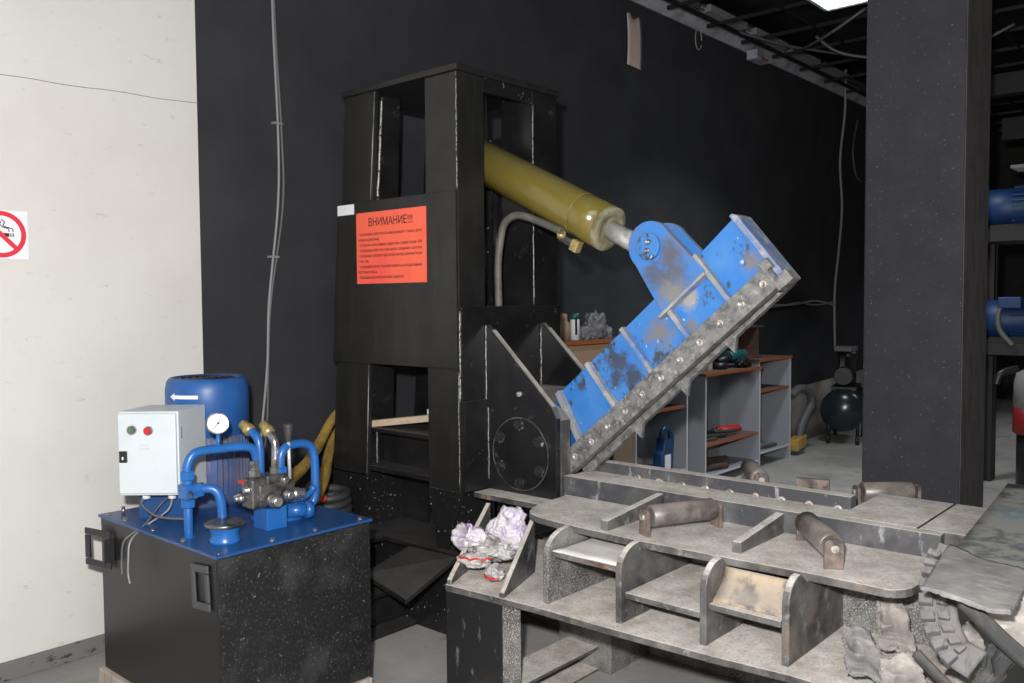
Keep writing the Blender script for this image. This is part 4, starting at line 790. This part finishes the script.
def crumple(c, axes, seed, mt_, parent, name='film', amp=1.0, mouth=None):
    """crumpled film: a closed skin pushed in and out along ridges, with an open mouth"""
    bm = bmesh.new(); bmesh.ops.create_icosphere(bm, subdivisions=5, radius=1.0); c = V(c); X, Y, Z = (V(a) for a in axes)
    for v in bm.verts:
        n = v.co.normalized()
        w = n + 0.45*noise.noise_vector(n*1.3+V(seed, 0, seed))
        rdg = (1-abs(noise.noise(w*2.1+V(seed, 2, 1))))**2*0.32 + (1-abs(noise.noise(w*4.2+V(1, seed, 2))))**3*0.10 + (1-abs(noise.noise(w*9+V(2, 1, seed))))**3*0.018
        r = 0.62 + amp*(rdg + 0.30*noise.noise(n*1.6+V(seed*2, 1, 4)))
        if mouth is not None:
            d = n.dot(V(mouth).normalized())
            if d > 0.70: r *= 1 - 1.15*(d-0.70)/0.30
        v.co = n*r
    mb = MB(); bm.verts.ensure_lookup_table()
    mb.add([c + X*v.co.x + Y*v.co.y + Z*v.co.z for v in bm.verts], [[v.index for v in f.verts] for f in bm.faces], True); bm.free()
    return mb.build(name, mt_, parent)
crumple((0.455, -0.165, 0.535), ((0.085, 0.03, 0.03), (-0.02, 0.055, 0.02), (-0.02, -0.01, 0.10)), 2.3, 'bag', bg)
crumple((0.340, -0.275, 0.505), ((0.080, 0.05, -0.02), (-0.03, 0.055, 0.0), (0.02, -0.02, 0.075)), 6.1, 'bag', bg, mouth=(-0.8, -0.4, 0.55))
crumple((0.440, -0.235, 0.470), ((0.095, 0.05, 0.0), (-0.04, 0.07, 0.0), (0.0, 0.0, 0.055)), 11.2, 'wrap', bg)
for c, an, sz, sd, lab_ in (((0.432, -0.345, 0.443), 0.50, (0.085, 0.042, 0.034), 3.0, 'grey film wrapper with red edge lying under the lilac plastic bag'),
                            ((0.532, -0.335, 0.410), -0.35, (0.062, 0.045, 0.040), 8.0, 'pale folded wrapper with red edge lying below the other wrapper')):
    wr = thing('wrapper', lab_, 'wrapper', (c[0], c[1], ZB)); ca, sa = math.cos(an), math.sin(an); cc = V(c)
    crumple(cc, ((sz[0]*ca, sz[0]*sa, 0.0), (-sz[1]*sa, sz[1]*ca, 0.012), (0, -0.012, sz[2])), sd, 'wrap', wr, amp=0.7)
    rim = []
    for k in range(12):
        th = PI*1.02+PI*0.92*k/11; x, y = 0.86*sz[0]*math.cos(th), 0.86*sz[1]*math.sin(th)
        rim.append(cc+V(x*ca-y*sa, x*sa+y*ca, sz[2]*(0.42 if sd < 5 else -0.40) + 0.004*math.sin(k*2.2)))
    MB().tube(rim, 0.0042, 8).build('red_edge', 'red', wr)

# ------------------------------------------------------------------ cut tyre pieces and the feed sheet at the right
def ragged(fn, amp, seed):
    def g(a, b):
        p = V(fn(a, b)); e = min(a, 1-a, b, 1-b)
        q = noise.noise_vector(V(a*4+seed, b*4, seed)); k = amp*0.8
        if e < 0.02: q = q + noise.noise_vector(V(a*19+seed, b*19, seed))*0.7
        return p+q*k
    return g
def lerp2(c00, c10, c11, c01): return lambda a, b: V(c00)*(1-a)*(1-b)+V(c10)*a*(1-b)+V(c11)*a*b+V(c01)*(1-a)*b
ft = thing('feed_table', 'worn bluish grey feed sheet sloping beside the end of the bed', 'feed table', (2.4, 0.2, FL))
MB().sheet(lerp2((2.255, -0.36, 0.742), (2.16, 1.02, 0.775), (2.80, 1.05, 0.78), (2.62, -0.36, 0.752)), 12, 10, 0.02).build('sheet', 'chute', ft)
mb = MB(); mb.box(2.30, 2.36, 0.80, 0.86, FL, 0.76).box(2.62, 2.68, 0.80, 0.86, FL, 0.76).box(2.52, 2.57, -0.30, -0.25, FL, 0.755)
for o_ in ((2.30, 2.36, 0.80, 0.86), (2.62, 2.68, 0.80, 0.86), (2.52, 2.57, -0.30, -0.25)): MB().box(*o_, FL, 0.757).build('leg', 'far_steel', ft)
def bent(c, k1=0.0, k2=0.0):
    f = lerp2(*c); n = (V(c[1])-V(c[0])).cross(V(c[3])-V(c[0])).normalized()
    return lambda a, b: f(a, b) + n*(k1*math.sin(PI*a)*math.sin(PI*b) + k2*math.sin(2.3*PI*a+1.2*b))
tag(MB().sheet(ragged(bent(((2.275, -0.535, 0.765), (2.498, -0.569, 0.757), (2.490, -0.281, 0.788), (2.255, -0.179, 0.800)), 0.010, 0.003), 0.006, 3.0), 34, 28, 0.009).build('rubber_flap', 'scrap_streak', None, (2.38, -0.4, 0.78)),
    'grey torn tyre sidewall flap draped over the edge of the feed table', 'rubber flap')
# cut tyre strip with tread blocks, standing on edge under the flap
ty = thing('tyre_section', 'curved dusty tyre strip with tread blocks standing at the end of the bed', 'tyre piece', (2.24, -0.3, ZB))
TP = spline([(2.215, -0.13, 0.790), (2.200, -0.17, 0.745), (2.200, -0.22, 0.700), (2.218, -0.30, 0.648), (2.250, -0.36, 0.588), (2.305, -0.42, 0.545), (2.375, -0.44, 0.520)], 8)
def tyre_at(a, x, out=0.0):
    q = a*(len(TP)-1); k = min(int(q), len(TP)-2); p_ = TP[k].lerp(TP[k+1], q-k); t = (TP[k+1]-TP[k]).normalized()
    side = V(1.0, 0.12, 0.03); side = (side - t*side.dot(t)).normalized(); n = side.cross(t).normalized(); n = n if n.y < 0 else -n
    return p_ + side*x + n*(out + 0.010*math.cos((x-0.04)*22))
MB().sheet(lambda a, b: tyre_at(a, -0.004+0.090*b), 44, 8, 0.014).build('carcass', 'scrap', ty)
mb = MB()
for k in range(9):
    a_ = 0.10+0.092*k
    for x0, x1, h in ((-0.012, 0.026, 0.030), (0.034, 0.064, 0.022)):
        q = [(a_, x0), (a_+0.050, x0), (a_+0.062, x1), (a_+0.012, x1)]
        mb.hexa([tyre_at(y_, x_, 0.004) for y_, x_ in q], [tyre_at(y_+0.002, x_+0.001, h) for y_, x_ in q])
mb.build('tread', 'scrap', ty, bevel=0.003)
tag(MB().tube([(2.36, -0.46, 0.731), (2.418, -0.47, 0.686), (2.466, -0.47, 0.645), (2.533, -0.46, 0.594), (2.60, -0.44, 0.55)], 0.017, 12).tube([(2.37, -0.455, 0.733), (2.425, -0.464, 0.69), (2.474, -0.464, 0.65), (2.54, -0.455, 0.60), (2.60, -0.435, 0.56)], 0.017, 12).build('bead_ring', 'scrap_dark', None, (2.36, -0.46, 0.73)),
    'thick dark tyre bead strip running down from the grey flap to the picture edge', 'tyre piece')
tag(MB().tube([(2.239, -0.44, 0.553), (2.279, -0.45, 0.525), (2.328, -0.46, 0.492), (2.374, -0.47, 0.47), (2.42, -0.47, 0.45)], 0.015, 12).build('bead_strip', 'scrap_dark', None, (2.24, -0.44, 0.55)),
    'short dark tyre bead strip lying below the curved tread strip', 'tyre piece')
scr = [
 (((1.949, -0.22, 0.501), (2.031, -0.22, 0.502), (2.185, -0.40, 0.417), (2.022, -0.38, 0.425)), 1.0, 'scrap_streak', 'torn grey tyre piece lying slanted on the bottom plate right of the last rib'),
 (((1.960, 0.06, 0.536), (2.033, 0.06, 0.548), (2.158, -0.12, 0.402), (2.022, -0.10, 0.415)), 2.0, 'scrap_brown', 'torn brownish grey tyre piece leaning on the speckled back plate of the bed'),
 (((2.250, -0.22, 0.545), (2.304, -0.12, 0.566), (2.386, -0.24, 0.524), (2.275, -0.30, 0.474)), 4.0, 'scrap_brown', 'flat dusty tyre piece lying inside the curved tread strip'),
 (((2.370, -0.38, 0.712), (2.506, -0.34, 0.765), (2.530, -0.38, 0.576), (2.422, -0.40, 0.639)), 8.0, 'scrap_brown', 'brownish tyre piece hanging between the grey flap and the thick bead strip'),
 (((2.416, -0.38, 0.623), (2.476, -0.40, 0.590), (2.411, -0.42, 0.464), (2.378, -0.42, 0.498)), 6.0, 'scrap_dark', 'dark tyre piece standing under the thick bead strip'),
 (((2.120, -0.36, 0.481), (2.204, -0.30, 0.503), (2.272, -0.42, 0.450), (2.150, -0.44, 0.402)), 9.0, 'scrap_brown', 'dusty tyre offcut lying left of the short bead strip'),
]
for c_, sd, mt_, lab_ in scr:
    p = lerp2(*c_)(0.5, 0.5)
    tag(MB().sheet(ragged(bent(c_, 0.02, 0.008), 0.013, sd), 24, 24, 0.010).build('tyre_scrap', mt_, None, (p.x, p.y, p.z)), lab_, 'tyre piece', 'cut tyre pieces at the end of the bed')

# ------------------------------------------------------------------ cabinets against the black wall
XW = WU+0.01
ca_ = thing('tall_cabinet', 'grey cabinet with tan door and orange top edge behind the shear', 'cabinet', (-1.07, 2.6, FL))
MB().box(XW, -0.87, 1.86, 1.885, FL, 1.225).build('side_panel', 'chip', ca_); MB().box(XW, -0.87, 2.83, 2.855, FL, 1.225).build('side_panel', 'chip', ca_)
MB().box(XW, -0.89, 1.885, 2.83, FL, 1.2).build('carcass', 'chip', ca_)
MB().box(-0.89, -0.872, 2.02, 2.83, FL+0.06, 1.215).build('door', 'tan', ca_, bevel=0.002)
MB().box(-0.89, -0.873, 1.885, 2.015, FL+0.06, 1.215).build('door', 'chip', ca_, bevel=0.002)
tp = MB().box(XW, -0.855, 1.84, 2.875, 1.225, 1.25).build('top', 'cherry', ca_, bevel=0.002)
MB().box(-0.857, -0.850, 1.84, 2.875, 1.222, 1.253).build('edge_band', 'orange_edge', tp)
def shelf_unit(name, v0, v1, xf, top, shelves, label, left=True, right=True):
    t = thing(name, label, 'shelf unit', ((XW+xf)/2, (v0+v1)/2, FL), 'open shelf units along the black wall')
    for v, on in ((v0, left), (v1-0.02, right)):
        if on:
            sp_ = MB().box(XW, xf, v, v+0.02, FL, top).build('side_panel', 'chip', t)
            MB().box(xf, xf+0.003, v, v+0.02, FL, top).build('edge_band', 'chip_edge', sp_)
    MB().box(XW, XW+0.01, v0+0.02, v1-0.02, FL, top).build('back_panel', 'chip', t)
    tp = MB().box(XW, xf+0.01, v0-0.01, v1+0.01, top, top+0.022).build('top', 'cherry', t)
    MB().box(xf+0.009, xf+0.014, v0-0.01, v1+0.01, top-0.003, top+0.025).build('edge_band', 'orange_edge', tp)
    for w, e in shelves:
        s_ = MB().box(XW+0.01, xf-0.01, v0+0.02, v1-0.02, w-0.018, w).build('shelf', 'cherry' if e == 'orange_edge' else 'chip', t)
        MB().box(xf-0.011, xf-0.006, v0+0.02, v1-0.02, w-0.02, w+0.001).build('edge_band', e, s_)
    return t
shelf_unit('shelf_unit', 2.90, 3.73, -0.90, 0.80, ((0.62, 'orange_edge'), (0.06, 'chip_edge')), 'open grey shelf unit with the navy canister on its bottom shelf')
shelf_unit('shelf_unit', 3.95, 5.05, -0.85, 0.86, ((0.235, 'orange_edge'), (-0.045, 'chip_edge')), 'open grey shelf unit with tools lying on its orange edged shelf')
shelf_unit('shelf_unit', 5.08, 5.83, -0.88, 0.925, ((0.63, 'orange_edge'), (0.01, 'chip_edge')), 'open grey shelf unit farthest from the shear, next to the compressor', True, True)

# things on the tall cabinet
cn = thing('spray_can', 'white and green canister standing on the tall cabinet', 'can', (-1.0, 2.21, 1.25))
MB().lathe([(0.036, 0), (0.036, 0.15), (0.034, 0.155)], (-1.0, 2.235, 1.25), (0, 0, 1), 24).build('body', 'paper', cn)
MB().cyl((-1.0, 2.235, 1.405), (-1.0, 2.235, 1.452), 0.034, n=24).build('cap', 'teal', cn)
MB().box(-0.975, -0.962, 2.205, 2.215, 1.29, 1.42).build('stripe', 'ink', cn)
tag(MB().lathe([(0.05, 0), (0.052, 0.12), (0.03, 0.15), (0.03, 0.19), (0.02, 0.2)], (-1.02, 2.12, 1.25), (0, 0, 1), 20).build('bottle', 'tan', None, (-1.02, 2.12, 1.25)), 'small brownish bottle standing left of the white canister', 'bottle')
for k, (u, v, s, lab_) in enumerate(((-1.0, 2.35, 0.055, 'grey crumpled lump nearest the white canister on the tall cabinet'), (-0.99, 2.47, 0.075, 'tallest grey crumpled lump on the tall cabinet'), (-1.0, 2.62, 0.052, 'grey crumpled lump farthest from the white canister on the tall cabinet'))):
    lump('metal_offcut', (u, v, 1.25+s*0.75*(1.0 if k != 1 else 1.5)), (s, s*1.25, s*(1.0 if k != 1 else 1.5)), 'grey_plastic', k*3.1+1, 0.5, lab_, 'offcut', 'crumpled offcuts on the tall cabinet', 2.5)
# canister with hooked handle on the first shelf unit
jk = thing('oil_canister', 'navy canister with hooked handle and white label on the bottom shelf', 'canister', (-0.80, 3.05, 0.06))
JX, JV = -0.955, 3.35
jk.location = (JX, JV, 0.06+OZ); BASE[jk.name] = V(JX, JV, 0.06)
MB().prism([(JX, JV-0.10, 0.06), (JX, JV+0.07, 0.06), (JX, JV+0.08, 0.28), (JX, JV+0.05, 0.36), (JX, JV-0.04, 0.38), (JX, JV-0.06, 0.28), (JX, JV-0.10, 0.25)], (0.09, 0, 0)).build('body', 'navy', jk, bevel=0.01)
MB().tube([(JX+0.05, JV-0.03, 0.37), (JX+0.05, JV-0.035, 0.42), (JX+0.05, JV+0.0, 0.455), (JX+0.05, JV+0.07, 0.445), (JX+0.05, JV+0.105, 0.38), (JX+0.05, JV+0.10, 0.25), (JX+0.05, JV+0.09, 0.10)], 0.024, 12).build('handle', 'navy', jk)
MB().box(JX+0.091, JX+0.094, JV-0.055, JV+0.035, 0.07, 0.24).build('label_patch', 'paper', jk)
tag(MB().lathe([(0.03, 0), (0.09, 0.02), (0.10, 0.10), (0.06, 0.16), (0.02, 0.18)], (-1.02, 3.08, 0.06), (0, 0, 1), 24).build('pot', 'rust', None, (-1.02, 3.08, 0.06)), 'brown rusty pot beside the navy canister on the bottom shelf', 'pot')
# tools on the second unit
X0 = -0.97
def bar(name, pts, r, mt_, label, cat, extra=None):
    o = MB().tube(pts, r, 12).build(name, mt_, None, pts[0]); tag(o, label, cat)
    if extra: extra(o)
    return o
def handles(o):
    MB().tube([(-1.02, 4.55, 0.285), (-0.95, 4.82, 0.285)], 0.024, 10, False).build('grip', 'red', o); MB().tube([(-1.10, 4.62, 0.285), (-1.01, 4.90, 0.29)], 0.024, 10, False).build('grip', 'red', o)
    MB().ball((-1.06, 4.50, 0.285), 0.028).build('joint', 'navy', o)
bar('bolt_cutter', [(-1.12, 4.06, 0.27), (-1.08, 4.25, 0.27), (-1.06, 4.52, 0.28)], 0.018, 'far_steel', 'long bolt cutter with red grips on the orange edged shelf', 'tool', handles)
bar('steel_bar', [(-1.04, 4.05, 0.275), (-1.0, 4.3, 0.262), (-0.95, 4.52, 0.26)], 0.025, 'rubber', 'thick black bar lying in front of the bolt cutter', 'bar')
bar('pry_bar', [(-1.16, 4.05, 0.262), (-1.10, 4.3, 0.268), (-1.05, 4.62, 0.262)], 0.014, 'rust', 'long thin rusty pry bar behind the bolt cutter', 'bar')
bar('spanner', [(-0.98, 4.36, 0.305), (-0.94, 4.52, 0.30), (-0.90, 4.64, 0.30)], 0.014, 'cast', 'grey spanner lying across the thick black bar', 'spanner')
bar('iron_bar', [(-0.98, 4.04, 0.25), (-0.95, 4.2, 0.25), (-0.93, 4.30, 0.25)], 0.016, 'rust', 'short rusty iron bar at the front of the orange edged shelf', 'bar')
bar('iron_pipe', [(-1.10, 4.05, 0.015), (-1.03, 4.3, 0.02), (-0.98, 4.50, 0.015), (-0.965, 4.56, 0.015)], 0.04, 'rust', 'thicker upper rusty pipe on the bottom shelf under the tools', 'pipe')
bar('iron_pipe', [(-0.99, 4.02, -0.015), (-0.93, 4.25, -0.005), (-0.90, 4.45, -0.018)], 0.027, 'rust', 'thinner front rusty pipe on the bottom shelf under the tools', 'pipe')
tag(MB().box(-1.06, -1.0, 4.28, 4.36, 0.882, 1.0).build('wood_block', 'wood', None, (-1.03, 4.32, 0.882), 0.004), 'small wooden block standing on the shelf top behind the blue jaw', 'wood block')
gr = thing('angle_grinder', 'teal power tool lying on top of the shelves behind the jaw tip', 'power tool', (-1.05, 5.1, 0.9))
MB().lathe([(0.05, 0), (0.06, 0.02), (0.06, 0.30), (0.045, 0.34)], (-1.02, 4.70, 0.985), (-0.05, 1, 0.02), 20).build('body', 'teal', gr)
MB().lathe([(0.045, 0), (0.05, 0.03), (0.03, 0.20)], (-1.02, 4.72, 0.975), (-0.1, -1, -0.12), 18).build('head', 'dark_plastic', gr)
MB().washer((-1.02, 5.01, 0.985), (0, 1, 0), 0.063, 0.05, 0.02, 24).build('band', 'chrome', gr)
MB().cyl((-1.02, 4.52, 0.945), (-1.02, 4.52, 0.882), 0.08, n=28).build('guard', 'dark_plastic', gr)
lump('rag', (-0.93, 4.84, 0.882+0.042), (0.05, 0.13, 0.055), 'far_steel', 2.2, 0.4, 'dark rag heaped in front of the teal power tool', 'rag')
tag(MB().box(-1.2, -1.0, 5.18, 5.42, 0.948, 0.96).box(-1.2, -1.19, 5.18, 5.42, 0.96, 1.26).box(-1.2, -1.0, 5.30, 5.32, 0.96, 1.27).box(-1.2, -1.0, 5.18, 5.45, 1.26, 1.275).build('small_rack', 'cherry', None, (-1.1, 5.3, 0.95)), 'small brown rack standing on the farthest shelf unit', 'rack')
bar('steel_offcut', [(-1.0, 5.14, 0.03), (-0.95, 5.4, 0.03), (-0.94, 5.6, 0.03)], 0.02, 'cast', 'grey steel offcut on the lowest shelf beside the compressor', 'offcut')
tag(MB().box(-1.0, -0.93, 5.45, 5.6, 0.0101, 0.05).build('small_box', 'grey_plastic', None, (-0.96, 5.5, 0.01)), 'small pale grey box on the lowest shelf beside the compressor', 'box')

# compressor
co = thing('air_compressor', 'dark green air compressor with round tank beyond the shelves', 'air compressor', (-0.85, 7.4, FL))
cc0, cc1 = V(-0.78, 7.02, 0.255), V(-0.98, 7.80, 0.255); ax = (cc1-cc0).normalized()
prof = [(0.02, -0.10), (0.12, -0.085), (0.20, -0.05), (0.245, 0.0), (0.245, (cc1-cc0).length), (0.20, (cc1-cc0).length+0.05), (0.05, (cc1-cc0).length+0.1)]
MB().lathe(prof, cc0, ax, 40).build('tank', 'comp', co)
mb = MB(); mb.obox((cc0+cc1)/2+V(0, 0, 0.24), ax*0.30, V(-ax.y, ax.x, 0)*0.14, V(0, 0, 0.02)); mb.build('deck', 'dark_plastic', co)
MB().lathe([(0.10, 0), (0.11, 0.03), (0.11, 0.26), (0.09, 0.30)], cc0+ax*0.05+V(0, 0, 0.39), ax, 24).build('motor', 'dark_plastic', co)
MB().lathe([(0.09, 0), (0.10, 0.05), (0.10, 0.30), (0.12, 0.32), (0.12, 0.40)], cc0+ax*0.52+V(0, 0, 0.26), (0, 0, 1), 22).build('pump_head', 'dark_plastic', co)
MB().washer(cc0+ax*0.40+V(0, 0, 0.46), V(-ax.y, ax.x, 0), 0.22, 0.18, 0.05, 30).build('belt_guard', 'dark_plastic', co)
MB().obox(cc0+ax*0.30+V(0, 0, 0.70), V(0.10, 0, 0), V(0, 0.12, 0), V(0, 0, 0.03)).build('air_filter', 'grey_plastic', co, bevel=0.01)
for q in (0.08, 0.75):
    for sd in (-1, 1):
        p = cc0+ax*q+V(-ax.y, ax.x, 0)*0.16*sd; MB().cyl((p.x, p.y, FL+0.05), (p.x, p.y, 0.16), 0.02).cyl(V(p.x, p.y, FL+0.055)-V(-ax.y, ax.x, 0)*0.02, V(p.x, p.y, FL+0.055)+V(-ax.y, ax.x, 0)*0.02, 0.055).build('leg', 'dark_plastic', co)
# vacuum hose and yellow stand by the wall
vh = thing('vacuum_hose', 'grey ribbed vacuum hose with yellow end behind the shelves', 'hose', (-1.0, 6.3, FL))
pts = [(-0.95, 6.0, 0.50), (-0.92, 6.15, 0.57), (-0.90, 6.35, 0.52), (-0.90, 6.42, 0.38), (-0.92, 6.30, 0.24), (-0.93, 6.20, 0.10), (-0.93, 6.2, FL+0.04)]
MB().tube(pts, 0.045, 12, True, 10, lambda t: 1+0.12*math.sin(t*220)).build('hose', 'wire_dark', vh)
MB().box(-1.05, -0.97, 5.93, 6.02, FL, 0.60).build('yellow_pole', 'yellow', vh, bevel=0.005)
MB().obox((-0.93, 6.12, -0.02), (0.06, 0, 0), (0, 0.12, 0.02), (0, 0, 0.06)).build('nozzle', 'yellow', vh, bevel=0.01)

# blue motors on a dark frame behind the pillar, gas bottle beside
mf = thing('motor_stand', 'dark steel stand carrying two blue motors behind the pillar', 'stand', (1.4, 5.7, FL))
for u in (0.95, 2.1):
    for v in (5.88, 5.98): MB().box(u, u+0.07, v, v+0.07, FL, 2.2).build('post', 'far_steel', mf)
for w in (1.05, 2.03): MB().box(0.93, 2.2, 5.42, 6.05, w, w+0.10).build('deck', 'far_steel', mf)
def bmotor(w, label, hose):
    t = thing('electric_motor', label, 'electric motor', (1.4, 5.7, w))
    MB().lathe([(0.14, 0), (0.17, 0.02), (0.17, 0.20), (0.165, 0.21), (0.165, 0.62), (0.12, 0.66), (0.03, 0.67), (0.03, 0.75)], (1.0, 5.65, w+0.20), (1, 0, 0), 32).build('body', 'far_blue', t)
    mb = MB()
    for k in range(24):
        a = 2*PI*k/24; d = V(0, math.cos(a), math.sin(a)); mb.obox(V(1.43, 5.65, w+0.20)+d*0.175, V(0.2, 0, 0), d*0.01, d.cross(V(1, 0, 0))*0.004)
    mb.build('cooling_fins', 'far_blue', t)
    MB().box(1.05, 1.6, 5.55, 5.75, w, w+0.05).build('foot', 'far_steel', t)
    if hose:
        MB().tube([(1.22, 5.46, w+0.36), (1.16, 5.44, w+0.28), (1.17, 5.42, w+0.12), (1.28, 5.40, w-0.02)], 0.022, 10).build('supply_hose', 'wire_dark', t)
        MB().box(1.15, 1.33, 5.42, 5.52, w+0.30, w+0.40).build('terminal_box', 'far_blue', t, bevel=0.01)
bmotor(2.13, 'upper blue electric motor on the dark stand behind the pillar', False)
bmotor(1.15, 'lower blue electric motor with grey hose on the dark stand behind the pillar', True)
gc = thing('gas_cylinder', 'red and white cylinder partly seen at the right behind the pillar', 'cylinder', (1.55, 5.0, FL))
MB().lathe([(0.17, 0.45), (0.18, 0.46), (0.18, 0.66)], (1.55, 5.0, 0), (0, 0, 1), 32).build('red_band', 'dark_red', gc)
MB().lathe([(0.178, 0.66), (0.178, 0.86), (0.16, 0.94), (0.05, 0.99), (0.05, 1.05)], (1.55, 5.0, 0), (0, 0, 1), 32).build('white_top', 'dim_white', gc)
MB().lathe([(0.15, FL), (0.15, 0.45)], (1.55, 5.0, 0), (0, 0, 1), 32).build('pedestal', 'dark_plastic', gc)
MB().tube([(1.40, 4.98, 0.97), (1.30, 4.90, 0.93), (1.27, 4.88, 0.84)], 0.03, 8).build('hose_end', 'dark_plastic', gc)
mb = MB()
for k, (v, w, s) in enumerate(((6.5, 3.5, 0.10), (8.0, 3.3, 0.12), (9.5, 2.9, 0.10))): mb.box(0.6, 9, v, v+0.15, w, w+s*2)
struct('trim_4', mb, 'far_steel')
mb = MB()
for k in range(4): mb.box(0.9, 5, 7.0+0.1*k, 7.03+0.1*k, 2.85, 2.88)
tag(mb.build('cable_ladder', 'tray', None, (2, 7.1, 2.85)), 'grey cable ladder high up behind the pillar', 'cable ladder')
